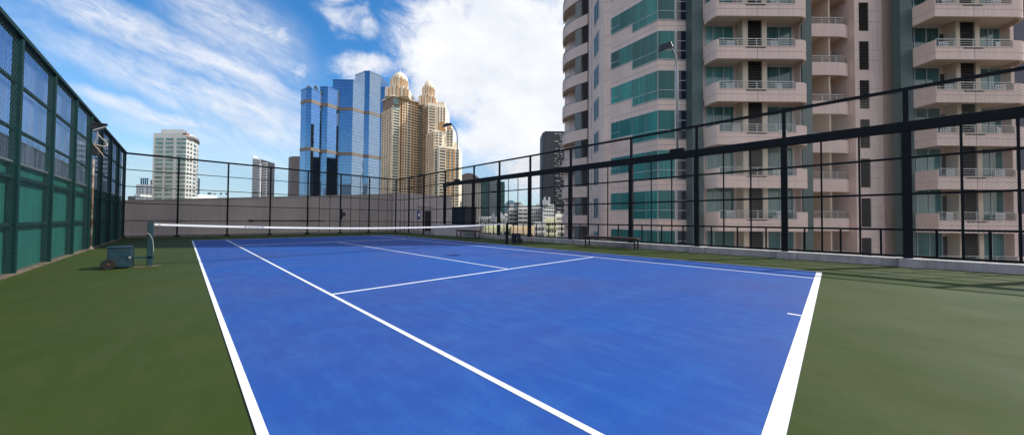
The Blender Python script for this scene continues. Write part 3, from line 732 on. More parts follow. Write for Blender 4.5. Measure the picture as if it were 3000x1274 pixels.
fm.box(13.26, 13.34, 24.93, 24.998, S0+.06, S0+2.2)
o_ = fm.build('window', M['winframe'], ap); MB(F).box(12.03, 13.25, 24.965, 24.997, S0+.052, S0+2.208).build('pane', M['bayglass'], o_); repl(o_)
fm = MB(F)
for z in (S0-.06, S0+.66, S0+1.43, S0+2.22): fm.box(13.42, 14.16, 24.94, 24.999, z, z+.05)
fm.box(13.42, 13.46, 24.93, 24.998, S0-.005, S0+2.215)
o_ = fm.build('window', M['winframe'], ap); MB(F).box(13.47, 14.15, 24.96, 24.997, S0, S0+2.21).build('pane', M['darkglass'], o_); repl(o_)
# curved corner stack at the far left
cv = [(7.35, 39.6), (7.05, 38.5), (6.98, 37.6), (7.12, 36.9), (7.5, 36.2), (8.0, 35.55), (8.55, 35.0), (8.98, 34.55)]
lb = MB(F); ring(cv, inset(cv, .14), ZB+.1, ZB+1.25, lb); lb.prism(inset(cv, .12)+[(9.2, 35), (9.0, 38)], ZB+.30, ZB+.45, 1)
lb = lb.build('balcony', [M['facade'], M['facadein']], ap)
cr = inset(cv, .05)
railing(cr[:6], ZB+1.25, ZB+1.5, parent=lb); repl(lb, range(K0+1, 10))
o_ = MB(F).prism([(7.95, 35.75), (8.5, 35.15), (8.6, 35.25), (8.05, 35.85)], ZB+1.25, ZB+H+.09).build('glass_screen', mat('grey_green_screen', (.10, .13, .13), .3), ap); repl(o_, range(K0+1, 10))
lv = MB(F); pA, pB = (8.55, 35.0), (9.0, 34.5); lv.obox(pA, pB, .03, ZB+1.26, ZB+H+.09, 1, off=-.1)
for i in range(20): lv.obox(pA, pB, .05, ZB+1.28+i*.095, ZB+1.31+i*.095, 0, off=-.069)
o_ = lv.build('louver', [M['louver'], M['louvergap']], ap); repl(o_, range(K0+1, 10))
# two windows on the turning wall
for (p, q, z0, z1) in (((9.0, 33.5), (8.825, 32.1), .5, 2.6), ((8.81, 31.2), (8.80, 29.7), .9, 2.8)):
    fm = MB(F); fm.obox(p, q, .05, ZB+z0, ZB+z0+.06, off=.001); fm.obox(p, q, .05, ZB+z1-.06, ZB+z1, off=.001)
    for tt in (0, .5, .94): fm.obox(seg(p, q, tt), seg(p, q, tt+.06), .06, ZB+z0+.061, ZB+z1-.061, off=.001)
    o_ = fm.build('window', M['winframe'], ap); MB(F).obox(p, q, .03, ZB+z0+.062, ZB+z1-.062, off=.002).build('pane', M['bayglass2'], o_); repl(o_, range(K0+1, 9))

# patio chairs on the balconies
ch = None
def chair(a, d, z, rz, label):
    global ch
    loc = F(a, d, z)
    if ch is None:
        ch = thing('patio_chair', loc, label, 'chair', 'white patio chairs on the balconies')
        X, Y, Z0 = loc
        MB().box(X-.24, X+.24, Y-.22, Y+.22, Z0+.40, Z0+.44).build('seat', M['whitechair'], ch)
        b = MB()
        for i in range(5): b.box(X-.24+i*.11, X-.20+i*.11, Y+.19, Y+.22, Z0+.441, Z0+.93)
        b.box(X-.26, X+.26, Y+.185, Y+.225, Z0+.931, Z0+.98); b.box(X-.26, X+.26, Y+.187, Y+.188, Z0+.68, Z0+.72); b.build('backrest', M['whitechair'], ch)
        for sx in (-.21, .21):
            for sy in (-.19, .19): MB().box(X+sx-.02, X+sx+.02, Y+sy-.02, Y+sy+.02, Z0, Z0+.399).build('leg', M['whitechair'], ch)
            MB().box(X+sx-.025, X+sx+.025, Y-.2, Y+.185, Z0+.62, Z0+.65).build('armrest', M['whitechair'], ch)
        ch.rotation_euler = (0, 0, rz)
        return
    dup_tree(ch, loc, rz, label)
ords = {5: 'top', 4: 'second', 3: 'third', 2: 'fourth', 1: 'fifth', 0: 'sixth'}
for k in (5, 4, 3, 2, 1, 0):
    zf = .57+H*k+.451
    for st_, aa in (('left', (16.75, 19.95)), ('right', (32.2, 35.85))):
        for side, a in zip(('louver\'s left', 'louver\'s right'), aa):
            if (k, st_, side[-5:]) in ((5, 'left', ' left'), (2, 'left', 'right'), (1, 'left', ' left')): continue
            chair(a+random.uniform(-.25, .25), 23.62 if st_ == 'left' else 23.5, zf, -YAW+pi+random.uniform(-.4, .4),
                  'white patio chair on %s visible balcony of the %s stack, on the %s' % (ords[k], st_, side))
for (a, k, lb_) in ((20.4, 2, 'white draped table on the fourth visible balcony of the left stack'), (20.2, 0, 'white draped table on the sixth visible balcony of the left stack')):
    x, y, z = F(a, 23.7, .57+H*k+.451)
    t_ = MB(); t_.lathe([(.42, .0), (.37, .35), (.34, .7), (.33, .72)], (x, y, z), 14)
    tag(t_.build('balcony_table', M['whitechair'], smooth=False), lb_, 'table', 'draped tables on the balconies')

# ================================================================== CITY
def tower(name, label, poly, z1, wm, cat='building', base=-30, group=None, zt=None):
    cx = sum(p[0] for p in poly)/len(poly); cy = sum(p[1] for p in poly)/len(poly)
    t = thing(name, F(cx, cy, base), label, cat, group)
    MB(F).prism(poly, base, z1).build('wall', wm, t)
    return t
def cells(t, p, q, z0, z1, nf, nc, gm, wf=.6, hf=.5, proud=.12, indiv=0, margin=.04, skip=None, name='window', frame=None):
    """windows of one face as boxes; the first `indiv` from the top are parts of their own, the rest one mesh"""
    rest = MB(F); cnt = 0; fh = (z1-z0)/nf
    for j in range(nf):
        z = z1-(j+1)*fh
        for i in range(nc):
            if skip and skip(i, j): continue
            c0 = margin+(1-2*margin)*(i+.5-wf/2)/nc; c1 = margin+(1-2*margin)*(i+.5+wf/2)/nc
            pp_, qq_ = seg(p, q, c0), seg(p, q, c1)
            if cnt < indiv:
                MB(F).cbox(pp_, qq_, proud, z+fh*(1-hf)/2, z+fh*(1+hf)/2, off=.01).build(name, gm, t)
            else: rest.cbox(pp_, qq_, proud, z+fh*(1-hf)/2, z+fh*(1+hf)/2, off=.01)
            cnt += 1
    if rest.v:
        o = rest.build(name, gm, t)
        if cnt-indiv > 1: o['kind'] = 'stuff'
def slabs(t, p, q, z0, z1, nf, w, th, m, name='balcony', c0=0., c1=1., stuff=True, up=0.):
    b = MB(F); fh = (z1-z0)/nf
    for j in range(nf):
        z = z0+j*fh; b.cbox(seg(p, q, c0), seg(p, q, c1), w, z+up, z+up+th, off=.011)
    o = b.build(name, m, t)
    if stuff: o['kind'] = 'stuff'
def piers(t, p, q, z0, z1, n, w, dep, m, name='pier'):
    for i in range(n+1):
        c = i/n; L_ = math.hypot(q[0]-p[0], q[1]-p[1]); h = w/2/L_
        MB(F).cbox(seg(p, q, max(c-h, 0)), seg(p, q, min(c+h, 1)), dep, z0, z1, off=.012).build(name, m, t)
C = {}
C['stone'] = mat('pale_grey_tower', (.62, .62, .57), .8, var=.06, scale=.05)
C['stone2'] = mat('white_tower', (.80, .80, .77), .8, var=.06, scale=.05)
C['stone3'] = mat('grey_brown_tower', (.22, .19, .18), .8, var=.08, scale=.05)
C['win'] = mat('far_window_dark', (.07, .085, .085), .15, var=.4, scale=.4)
C['wing'] = mat('far_window_green', (.16, .27, .25), .12, var=.5, scale=.3)
C['gold'] = mat('golden_render', (.86, .64, .42), .8, var=.12, scale=.1)
C['cream'] = mat('cream_render', (.86, .77, .60), .8, var=.1, scale=.1)
C['orange'] = mat('orange_render', (.75, .42, .17), .8, var=.12, scale=.1)
C['brown'] = mat('brown_recess', (.30, .19, .12), .8, var=.3, scale=.2)  # darkened brown, the shade of the tower's recessed bays put into the colour
C['band'] = mat('tan_mechanical_band', (.23, .19, .15), .7, var=.1, scale=.2)
C['red'] = mat('red_roof_tile', (.30, .05, .02), .8, var=.2)
C['darkgrey'] = mat('dark_slate_tower', (.045, .045, .055), .6, var=.15, scale=.1)
C['teal'] = mat('green_glass_tower', (.03, .09, .085), .15, var=.4, scale=.15)
C['tealblue'] = glass_grid('pale_blue_glass', (.35, .45, .5), (.2, .3, .33), 3.5, .1, .6)
C['blueglass'] = glass_grid('blue_mirror_glass', (.22, .31, .42), (.17, .26, .37), 4.2, .04, 1.)
C['pale'] = mat('pale_low_block', (.72, .69, .60), .85, var=.12, scale=.1)
C['greyb'] = mat('grey_ribbed_block', (.48, .48, .46), .8, var=.1, scale=.1)
C['yel'] = mat('pale_yellow_render', (.62, .62, .40), .85, var=.1, scale=.2)
C['tan'] = mat('tan_render', (.60, .46, .28), .85, var=.1, scale=.2)

# --- left pale tower
D = 250.
aa = lambda x, d=250.: A(x, d)
def P2(*pts): return [(A(x, d), d) for x, d in pts]
tl = tower('residential_tower', 'pale grey residential tower with stepped roof, tallest behind the left part of back fence',
           P2((443, D), (541, D), (560, D+6), (572, D+14), (577, D+24), (577, D+34), (450, D+34)), Z(500, 390, D), C['stone'])
zt_ = Z(500, 390, D)
MB(F).prism(P2((465, D+3), (541, D+3), (541, D+22), (465, D+22)), zt_+.01, Z(500, 379, D)).build('penthouse', C['stone'], tl)
MB(F).prism(P2((466, D+6), (533, D+6), (533, D+20), (466, D+20)), Z(500, 379, D)+.01, Z(500, 372, D)).build('roof', C['stone'], tl)
MB(F).prism(P2((541, D-1), (563, D+4), (577, D+12), (580, D+24), (546, D+24)), Z(560, 403, D), Z(560, 397, D)).build('roof_canopy', C['stone3'], tl)
MB(F).box(aa(530), aa(541), D-.3, D+2, Z(560, 394, D)+.01, Z(560, 390, D)).build('roof_trim', C['red'], tl)
zl = -6
for (x0, x1, n1) in ((448, 474, 2), (478, 504, 2), (511, 541, 2)):
    cells(tl, (aa(x1), D), (aa(x0), D), zl, zt_-3, 21, n1, C['wing'], .92, .52, .15, indiv=16)
    slabs(tl, (aa(x1), D), (aa(x0), D), zl, zt_-3, 21, .9, .4, C['stone'], up=-.2)
cells(tl, (aa(560, D+6), D+6), (aa(541, D), D), zl, zt_-6, 20, 2, C['win'], .5, .5, .15, indiv=10)
cells(tl, (aa(572, D+14), D+14), (aa(560, D+6), D+6), zl, zt_-6, 20, 1, C['win'], .6, .5, .15, indiv=10)
cells(tl, (A(577, D+24), D+24), (A(572, D+14), D+14), zl, zt_-8, 20, 2, C['win'], .5, .5, .15)
MB(F).prism(P2((576, 300), (583, 300), (583, 320), (576, 320)), -30, Z(580, 523, 300)).build('rear_wing', C['tealblue'], tl)
# --- small block left of it
D = 330.
t = tower('office_block', 'small white block with blue rooftop frame just left of the pale tower', P2((396, D), (422, D), (445, D+1), (445, D+30), (396, D+30)), Z(410, 541, D), C['stone2'])
cells(t, (A(421, D), D), (A(397, D), D), -25, Z(410, 541, D)-1, 22, 3, C['win'], .5, .5, .2, indiv=24)
cells(t, (A(444, D), D+1), (A(423, D), D), -25, Z(410, 541, D)-1, 22, 2, C['win'], .5, .5, .2, indiv=16)
f = MB(F)
for x in (399, 405, 411, 417): f.box(A(x, D), A(x+1.6, D), D+3, D+4, Z(410, 541, D), Z(410, 523, D))
f.box(A(399, D), A(418.6, D), D+2, D+5, Z(410, 523, D)+.01, Z(410, 521, D)); f.build('roof_frame', C['blueglass'], t)
MB(F).box(A(419, D), A(444, D), D+6, D+20, Z(410, 541, D), Z(430, 525, D)).build('roof_plant', C['stone3'], t)
D = 300.
t = tower('low_block', 'low grey block with dark window strips at the far left of the back wall', P2((373, D), (396, D), (396, D+20), (373, D+20)), Z(385, 575, D), C['stone3'])
cells(t, (A(395, D), D), (A(374, D), D), -20, Z(385, 575, D)-1, 12, 3, C['win'], .8, .5, .15, indiv=9)
MB(F).box(A(377, D), A(395, D), D+4, D+14, Z(385, 575, D)+.01, Z(385, 569, D)).build('penthouse', C['stone2'], t)
D = 200.
t = tower('white_roof_block', 'bright white low block with rooftop tanks right of the pale tower', P2((562, D), (643, D+16), (643, D+35), (562, D+35)), Z(600, 577, D), C['stone2'])
MB(F).prism(P2((578, D+6), (636, D+18), (636, D+30), (578, D+30)), Z(600, 577, D)+.01, Z(600, 568, D)).build('penthouse', C['stone2'], t)
for x in (585, 590, 603, 622, 638):
    MB(F).box(A(x, D), A(x+2.5, D), D+5, D+6, Z(600, 568, D)+.01, Z(600, 568, D)+random.uniform(.6, 1.3)).build('roof_tank', C['win'], t)
# --- striped tower
D = 570.
z1 = Z(740, 460, D)
t = tower('striped_tower', 'slim tower striped white and dark with a slanted top, alone in mid sky', [(A(737, D), D), (A(760, D), D), (A(760, D), D+22), (A(737, D), D+22)], z1-4, C['darkgrey'])
MB(F).prism([(A(761.5, D), D+3), (A(776, D), D+3), (A(776, D), D+22), (A(761.5, D), D+22)], -30, Z(770, 472, D)).build('wall', C['darkgrey'], t)
slabs(t, (A(760.2, D), D-.0), (A(736.8, D), D), -20, z1-4, 44, 1.3, 1.35, C['stone2'])
slabs(t, (A(776.2, D), D+3), (A(761.3, D), D+3), -20, Z(770, 472, D), 43, 1.3, 1.35, C['stone2'])
MB(F).prism([(A(737, D), D-1), (A(739, D), D-1), (A(739, D), D+10), (A(737, D), D+10)], z1-4, Z(737, 456, D)).build('roof_fin', C['stone2'], t)
MB(F).add([(A(737, D), D, z1-4), (A(760, D), D, z1-7), (A(760, D), D+4, z1-7), (A(737, D), D+4, z1-4), (A(737, D), D, z1), (A(760, D), D, z1-5), (A(760, D), D+4, z1-5), (A(737, D), D+4, z1)],
          [(0, 1, 5, 4), (1, 2, 6, 5), (2, 3, 7, 6), (3, 0, 4, 7), (4, 5, 6, 7)]).build('roof', C['stone2'], t)
MB(F).box(A(758.5, D), A(762.5, D), D-1.5, D+.0, -30, Z(760, 480, D)).build('pier', C['stone2'], t)
# --- brown tower
D = 520.
t = tower('brown_tower', 'plain grey brown tower half hidden behind the blue glass complex', P2((842, D+8), (850, D), (878, D), (878, D+30), (842, D+30)), Z(850, 458, D), C['stone3'])
MB(F).box(A(842.5, D), A(850, D), D+7.5, D+7.9, -30, Z(850, 462, D)).build('pale_strip', C['pale'], t)  # strip in the pale block colour near the tower's left edge
MB(F).box(A(852, D), A(872, D), D+4, D+20, Z(850, 458, D)+.01, Z(850, 456, D)).build('roof', C['stone3'], t)
cells(t, (A(877, D), D), (A(852, D), D), -20, Z(850, 458, D)-4, 34, 4, C['brown'], .55, .4, .1, indiv=20)

# --- blue mirror glass complex
gt = thing('glass_tower', F(A(1000, 450), 450, -30), 'cluster of faceted blue mirror glass towers with tan bands', 'building')
def gblock(front, z1, depth, back=None):
    q = list(front); x0, x1 = q[0][0], q[-1][0]; dm = max(p[1] for p in q)+depth
    poly = q+[(x1, dm), (x0, dm)]
    MB(F).prism(poly, -30, z1).build('glass_facade', C['blueglass'], gt)
    pz = MB(F); c = q
    for i in range(len(q)-1): pz.cbox(q[i+1], q[i], .35, z1-1.2, z1+.6, off=.02)
    pz.build('coping', C['blueglass'], gt)
    for zz in (153., 91., 28.):
        if zz+5 < z1:
            for i in range(len(q)-1):
                MB(F).cbox(q[i+1], q[i], .5, zz-2.2, zz+2.2, off=.02).build('band', C['band'], gt)
gp = lambda *pts: [(A(x, d), d) for x, d in pts]
gblock(gp((875, 424), (890, 417), (906, 417), (936, 430)), 170, 40)
gblock(gp((931, 430), (954, 430), (986, 444.5)), 177, 40)
gblock(gp((953, 449), (970, 449)), 184, 30)
gblock(gp((968, 446), (1028, 446), (1062, 461)), 193.5, 40)
gblock(gp((1034, 474), (1062, 461.5), (1077, 461.5), (1109, 475)), 213, 30)
gblock(gp((1107, 476), (1122, 476), (1133, 481)), 196, 30)
for (x, r_) in ((897, 3.2), (917, 2.6)):
    MB(F).lathe([(r_, 0), (r_, 2.5), (r_*.6, 5), (.4, 6)], (A(x, 423), 424, 170.1), 12).build('roof_plant', C['win'], gt)
# --- golden twin tower
D = 385.
tt_ = thing('twin_tower', F(A(1220, 400), 405, -30), 'golden twin crowned apartment tower stepping down to the right', 'building')
def zz_(y, d): return Z(1200, y, d)
c1, c2, c3 = (A(1117, 403), 403), (A(1145, 385), 385), (A(1236, 412), 412)
ZL = zz_(279, 385)
MB(F).prism([c1, c2, c3, (A(1236, 412), 440), (A(1117, 403), 440)], -30, ZL).build('wall', C['brown'], tt_)
# right tower
d1, d2, d3 = (A(1232, 412), 412), (A(1250, 394), 394), (A(1301, 404), 404)
ZR = zz_(298, 394)
MB(F).prism([d1, d2, d3, (A(1301, 404), 436), (A(1232, 412), 436)], -30, ZR).build('wall', C['cream'], tt_)
e1, e2, e3 = (A(1249, 392), 392), (A(1270, 376), 376), (A(1306, 384), 384)
ZE = zz_(378, 376)
MB(F).prism([e1, e2, e3, (A(1306, 384), 410), (A(1249, 392), 400)], -30, ZE).build('wall', C['cream'], tt_)
f1, f2, f3 = (A(1279, 372), 372), (A(1283, 364), 364), (A(1342, 378), 378)
ZF = zz_(424, 364)
MB(F).prism([f1, f2, f3, (A(1342, 378), 410), (A(1280, 376), 400)], -30, ZF).build('wall', C['cream'], tt_)
MB(F).prism([(A(1306, 386), 386), (A(1325, 386), 386), (A(1325, 386), 408), (A(1306, 386), 408)], -30, zz_(375, 386)).build('wall', C['cream'], tt_)
MB(F).prism([(A(1325, 390), 390), (A(1338, 390), 390), (A(1338, 390), 405), (A(1325, 390), 405)], -30, zz_(415, 390)).build('wall', C['cream'], tt_)
fhh = 3.3
def face(p, q, z0, z1, nc, wallm, indiv, pm, pw_=1.1, slab=True, gm='wing', wf=.5, bal=1.0, sm='cream'):
    nf = int((z1-z0)/fhh)
    piers(tt_, p, q, z0, z1, nc, pw_, 1.5, pm)
    cells(tt_, p, q, z0, z1, nf, nc, C[gm], wf, .55, .3, indiv=indiv, margin=0)
    if slab: slabs(tt_, p, q, z0, z1, nf, bal, .9, C[sm])
face(c2, c1, -20, ZL-14, 4, 0, 12, C['gold'], 1.4)
# front face of the left tower: bright glazed corner bay, then bays with lit and shaded tones put into the pier colours
bays = [(0, .22, 1, 'cream', True), (.22, .30, 1, 'orange', False), (.30, .46, 2, 'gold', True), (.46, .58, 1, 'gold', True), (.58, .78, 2, 'orange', True), (.78, 1., 2, 'brown', True)]
for (b0, b1, nc, pm, sl) in bays:
    p, q = seg(c2, c3, b1), seg(c2, c3, b0)
    face(p, q, -20, ZL-(12 if b0 < .1 else 3), nc, 0, 8, C[pm], 1.0, sl, 'wing' if b0 < .1 else 'win', .72, 1.1, 'cream')
for b0, b1 in ((.02, .19),):
    for zq in (ZL-9.5, ZL-18.5):
        MB(F).cbox(seg(c2, c3, b1), seg(c2, c3, b0), .9, zq, zq+7.2, off=.03).build('corner_window', C['wing'], tt_)
MB(F).cbox(c3, c2, 1.6, ZL-.8, ZL+1, off=.02).build('cornice', C['cream'], tt_); MB(F).cbox(c2, c1, 1.6, ZL-.8, ZL+1, off=.02).build('cornice', C['cream'], tt_)
face(d2, d1, -20, ZR-4, 3, 0, 8, C['brown'], 1., True, 'win', .6, 1., 'gold')
face(seg(d2, d3, .45), d2, -20, ZR-3, 1, 0, 12, C['cream'], 1.4, True, 'win', .7, 1.6)
face(d3, seg(d2, d3, .5), -20, ZR-3, 3, 0, 8, C['cream'], 1.4, False, 'win', .4)
face(e2, e1, -20, ZE-2, 3, 0, 6, C['gold'], 1., True, 'win', .6, 1., 'gold')
face(seg(e2, e3, .6), e2, -20, ZE-2, 2, 0, 8, C['cream'], 1., True, 'win', .7, 1.4)
face(seg(f2, f3, .33), f2, -20, ZF-2, 1, 0, 8, C['cream'], 1., True, 'win', .8, 1.5)
face(seg(f2, f3, .75), seg(f2, f3, .36), -20, ZF-2, 2, 0, 8, C['orange'], 1., False, 'wing', .5)
face(f3, seg(f2, f3, .78), -20, ZF-2, 1, 0, 8, C['cream'], 1., True, 'win', .8, 1.5)
face((A(1325, 386), 386), (A(1306, 386), 386), -20, zz_(375, 386)-2, 2, 0, 6, C['cream'], 1., True, 'win', .6, 1.4)
# crowns: stepped drums with arched ribs and a domed cap
def crown(px, d, z, w, h):
    ax = A(px, d)
    c = MB(F); c.box(ax-w*.62, ax+w*.62, d-w*.5, d+w*.6, z, z+h*.26)
    c.box(ax-w*.5, ax+w*.5, d-w*.42, d+w*.5, z+h*.26, z+h*.38)
    c.lathe([(w*.46, 0), (w*.45, h*.30), (w*.38, h*.44), (w*.26, h*.55), (w*.12, h*.60), (w*.04, h*.62), (w*.01, h*.72)], (ax, d, z+h*.38), 12)
    cr_ = c.build('crown', C['cream'], tt_)
    for lv, (rw, zz0, zz1, n) in enumerate(((w*.60, z, z+h*.42, 6), (w*.47, z+h*.38, z+h*.78, 6))):
        for i in range(n):
            x = ax-rw+2*rw*(i+.5)/n
            yy = d-w*.52-.3 if lv == 0 else d-math.sqrt(max(rw*rw-(x-ax)**2, .1))
            hh = (zz1-zz0)*(1-.25*abs((i+.5)/n-.5)*2)
            MB(F).prism([(x-rw*.10, yy-.9), (x+rw*.10, yy-.9), (x+rw*.10, yy+1.2), (x-rw*.10, yy+1.2)], zz0, zz0+hh).build('crown_rib', C['cream'] if (i+lv) % 2 == 0 else C['gold'], cr_)
            MB(F).prism([(x-rw*.06+rw/n, yy-.2), (x+rw*.06+rw/n, yy-.2), (x+rw*.06+rw/n, yy+1.2), (x-rw*.06+rw/n, yy+1.2)], zz0, zz0+hh*.8).build('crown_window', C['orange'], cr_)
    nside = 5
    for i in range(nside):
        y = d-w*.4+w*.9*i/nside
        MB(F).box(ax-w*.66, ax-w*.60, y, y+w*.09, z, z+h*.34).build('crown_rib', C['orange'], cr_)
crown(1166, 400, ZL, 23, zz_(210, 400)-ZL)
crown(1252, 412, ZR, 17, zz_(233, 412)-ZR)
MB(F).box(A(1272, 410), A(1300, 410), 406, 420, ZR+.01, ZR+5).build('penthouse', C['cream'], tt_)
MB(F).box(A(1285, 385), A(1300, 385), 380, 392, ZE+.01, ZE+10).build('penthouse', C['orange'], tt_)
MB(F).prism([(A(1306, 384), 382), (A(1320, 384), 382), (A(1320, 384), 392), (A(1306, 384), 392)], zz_(375, 386), zz_(366, 384)).build('penthouse', C['gold'], tt_)

# --- the gap between twin tower and apartment block
D = 520.
t = tower('ribbed_block', 'grey ribbed office block with a curved dark roof right of the gold tower', P2((1335, D), (1411, D), (1411, D+40), (1335, D+40)), Z(1380, 540, D), C['greyb'])
rp = []
for i in range(9):
    u = i/8; rp.append((A(1338+74*u, D), D+2, Z(1380, 540-34*sin(pi*(.18+.72*u)), D)))
vs = [(x, y, z) for x, y, z in rp]+[(x, y+36, z) for x, y, z in rp]+[(x, y, Z(1380, 540, D)) for x, y, z in rp]+[(x, y+36, Z(1380, 540, D)) for x, y, z in rp]
fs = [(i, i+1, 10+i, 9+i) for i in range(8)]+[(18+i, 19+i, i+1, i) for i in range(8)]
MB(F).add(vs, fs).build('roof', C['stone3'], t)
for i in range(9): MB(F).box(A(1345+7.4*i, D), A(1347.5+7.4*i, D), D-1.2, D-.01, -20, Z(1380, 548+(i % 3)*2, D)).build('rib', C['pale'] if i > 4 else C['greyb'], t)
cells(t, (A(1410, D), D), (A(1336, D), D), -20, Z(1380, 542, D), 24, 10, C['win'], .35, .7, .3, indiv=10)
D = 400.
t = tower('green_glass_tower', 'dark green glass tower with balconies showing behind the beam fence', [(A(1410, D), D), (A(1457, D), D), (A(1463, D), D+6), (A(1478, D), D+6), (A(1478, D), D+30), (A(1410, D), D+30)], Z(1440, 530, D), C['teal'])
cells(t, (A(1456, D), D), (A(1412, D), D), -20, Z(1440, 530, D), 30, 7, C['darkgrey'], .5, .5, .3, indiv=20)
slabs(t, (A(1454, D), D), (A(1432, D), D), -20, Z(1440, 530, D), 30, 1.0, .7, C['greyb'])
MB(F).box(A(1462, D), A(1478.5, D), D+5, D+28, Z(1440, 530, D)*.0-30, Z(1470, 541, D)).build('wall', C['teal'], t)
MB(F).box(A(1446, D), A(1456, D), D+4, D+10, Z(1440, 530, D), Z(1440, 522, D)).build('roof_plant', C['pale'], t)
D = 600.
t = tower('dome_block', 'pale teal curved roof block low on the skyline between fence posts', [(A(1476, D), D), (A(1530, D), D), (A(1530, D), D+40), (A(1476, D), D+40)], Z(1500, 600, D), C['tealblue'])
vs = []; fs = []
for i in range(9):
    u = i/8; x = A(1478+36*u, D); z = Z(1490, 600-14*sin(pi*u)**.7 if 0 < u < 1 else 600, D)
    vs += [(x, D+1, z), (x, D+35, z)]
for i in range(8): fs.append((2*i, 2*i+2, 2*i+3, 2*i+1))
fs.append(tuple(2*i for i in range(9)))
MB(F).add(vs, fs).build('roof', C['tealblue'], t)
MB(F).box(A(1508, D), A(1526, D), D, D+20, Z(1500, 600, D), Z(1510, 593, D)).build('roof_plant', C['stone3'], t)
D = 470.
zT = Z(1620, 384, D)
t = tower('dark_tower', 'tall dark slate tower with a pixelated white balcony face left of apartment block', [(A(1590, D), D+8), (A(1596, D), D), (A(1622, D), D), (A(1666, D), D+6), (A(1666, D), D+40), (A(1590, D), D+40)], zT, C['darkgrey'])
MB(F).box(A(1597, D), A(1662, D), D+8, D+30, zT+.01, zT+2.5).build('roof', C['darkgrey'], t)
rnd = random.Random(3)
px = MB(F); n_i = 0
p, q = (A(1666, D), D+6), (A(1622, D), D)
for j in range(50):
    for i in range(10):
        if rnd.random() < .42:
            z = zT-3-j*3.6
            b_ = MB(F).cbox(seg(p, q, i/10), seg(p, q, i/10+.07), 1.2, z-1.1, z, off=.02)
            if n_i < 60: b_.build('balcony', C['stone'], t)
            else: px.cbox(seg(p, q, i/10), seg(p, q, i/10+.07), 1.2, z-1.1, z, off=.02)
            n_i += 1
o = px.build('balcony', C['stone'], t); o['kind'] = 'stuff'
for j in range(14):
    z = zT-4-j*9.5
    MB(F).cbox(seg(p, q, .18), seg(p, q, .28), 1.6, z-3, z, off=.03).build('white_bay', C['stone2'], t)
cells(t, (A(1621, D), D), (A(1597, D), D), -20, zT-3, 60, 5, C['win'], .7, .45, .15, indiv=10)
# lower blocks
def block(name, label, x0, x1, y, d, wm, nf, nc, gm='win', wf=.6, hf=.5, bal=0, indiv=24, dep=20, roof=None, group=None, sk=.7):
    z1 = Z((x0+x1)/2, y, d)
    e = (A(x1, d)-A(x0, d))*sk; d1_ = d+e
    poly = P2((x0, d), (x1, d1_), (x1, d1_+dep), (x0, d1_+dep)); R0, R1 = poly[1], poly[0]
    t = tower(name, label, poly, z1, wm, group=group)
    cells(t, R0, R1, z1-nf*3.3, z1-.8, nf, nc, C[gm], wf, hf, .2, indiv=indiv)
    if bal: slabs(t, R0, R1, z1-nf*3.3, z1-.8, nf, bal, .9, wm)
    MB(F).prism(P2((x0+.5, d+1), (x1-.5, d1_+1), (x1-.5, d1_+dep*.9), (x0+.5, d1_+dep*.9)), z1+.01, z1+.7).build('roof', wm, t)
    if roof:
        for (ra, rb, rh) in roof: MB(F).prism(P2((ra, d1_+3), (rb, d1_+3), (rb, d1_+dep*.6), (ra, d1_+dep*.6)), z1+.71, z1+.7+rh).build('roof_plant', C['pale'], t)
    return t
block('balcony_block', 'pale balcony block behind the fence, second post bay right of net end', 1490, 1516, 611, 260, C['greyb'], 12, 2, wf=.8, bal=1.2, roof=[(1494, 1505, 3)])
block('balcony_block', 'pale balcony block with long dark balconies in the middle of the skyline gap', 1517, 1547, 607, 255, C['stone'], 13, 2, wf=.8, bal=1.4, roof=[(1520, 1532, 2.5)])
block('office_block', 'grey office block with dark window rows left of the white grid block', 1556, 1593, 607, 300, C['greyb'], 14, 6, wf=.55, roof=[(1570, 1580, 3)])
t = block('grid_block', 'white block with a grid of square windows under an ornate roof', 1590, 1627, 600, 290, C['stone2'], 14, 7, wf=.5, hf=.5, indiv=60)
z1 = Z(1608, 600, 290)
for i, (x, hh) in enumerate(((1592, 4), (1597, 6.5), (1602, 3.5), (1606, 3.5), (1610, 6.5))):
    MB(F).prism([(A(x, 290)-.7, 291), (A(x, 290)+.7, 291), (A(x, 290)+.7, 294), (A(x, 290)-.7, 294)], z1+.7, z1+.7+hh).build('roof_finial', C['stone2'], t)
block('cream_block', 'cream low block stepping beside the apartment block foot', 1627, 1660, 630, 200, C['pale'], 9, 5, wf=.6, bal=.9, roof=[(1632, 1642, 2)])
block('grey_block', 'grey apartment block low in the gap with white balcony fronts', 1565, 1597, 655, 140, C['greyb'], 7, 3, wf=.6, bal=1.0)
block('yellow_block', 'pale yellow low block with dark windows low right in the gap', 1597, 1632, 642, 150, C['yel'], 8, 4, wf=.55, bal=.8)
block('low_roof', 'long pale yellow low building catching sun behind the lower fence rail', 1392, 1500, 667, 110, C['yel'], 3, 9, wf=.2, indiv=12)
block('tan_roof', 'tan low building beside the yellow one behind the lower fence rail', 1498, 1566, 671, 105, C['tan'], 3, 8, wf=.25, indiv=12)
block('plain_block', 'plain pale block under the green glass tower', 1403, 1440, 637, 230, C['pale'], 5, 6, wf=.4)
block('slab_block', 'grey slab block under the teal curved roof', 1478, 1492, 628, 300, C['stone'], 9, 2, wf=.6)
block('slab_block', 'grey slab block between the two balcony blocks and the office block', 1546, 1558, 612, 310, C['stone3'], 12, 2, wf=.6)
block('infill_block', 'long dim block low behind the beam fence lower rails', 1340, 1500, 650, 330, C['stone3'], 6, 24, wf=.5)
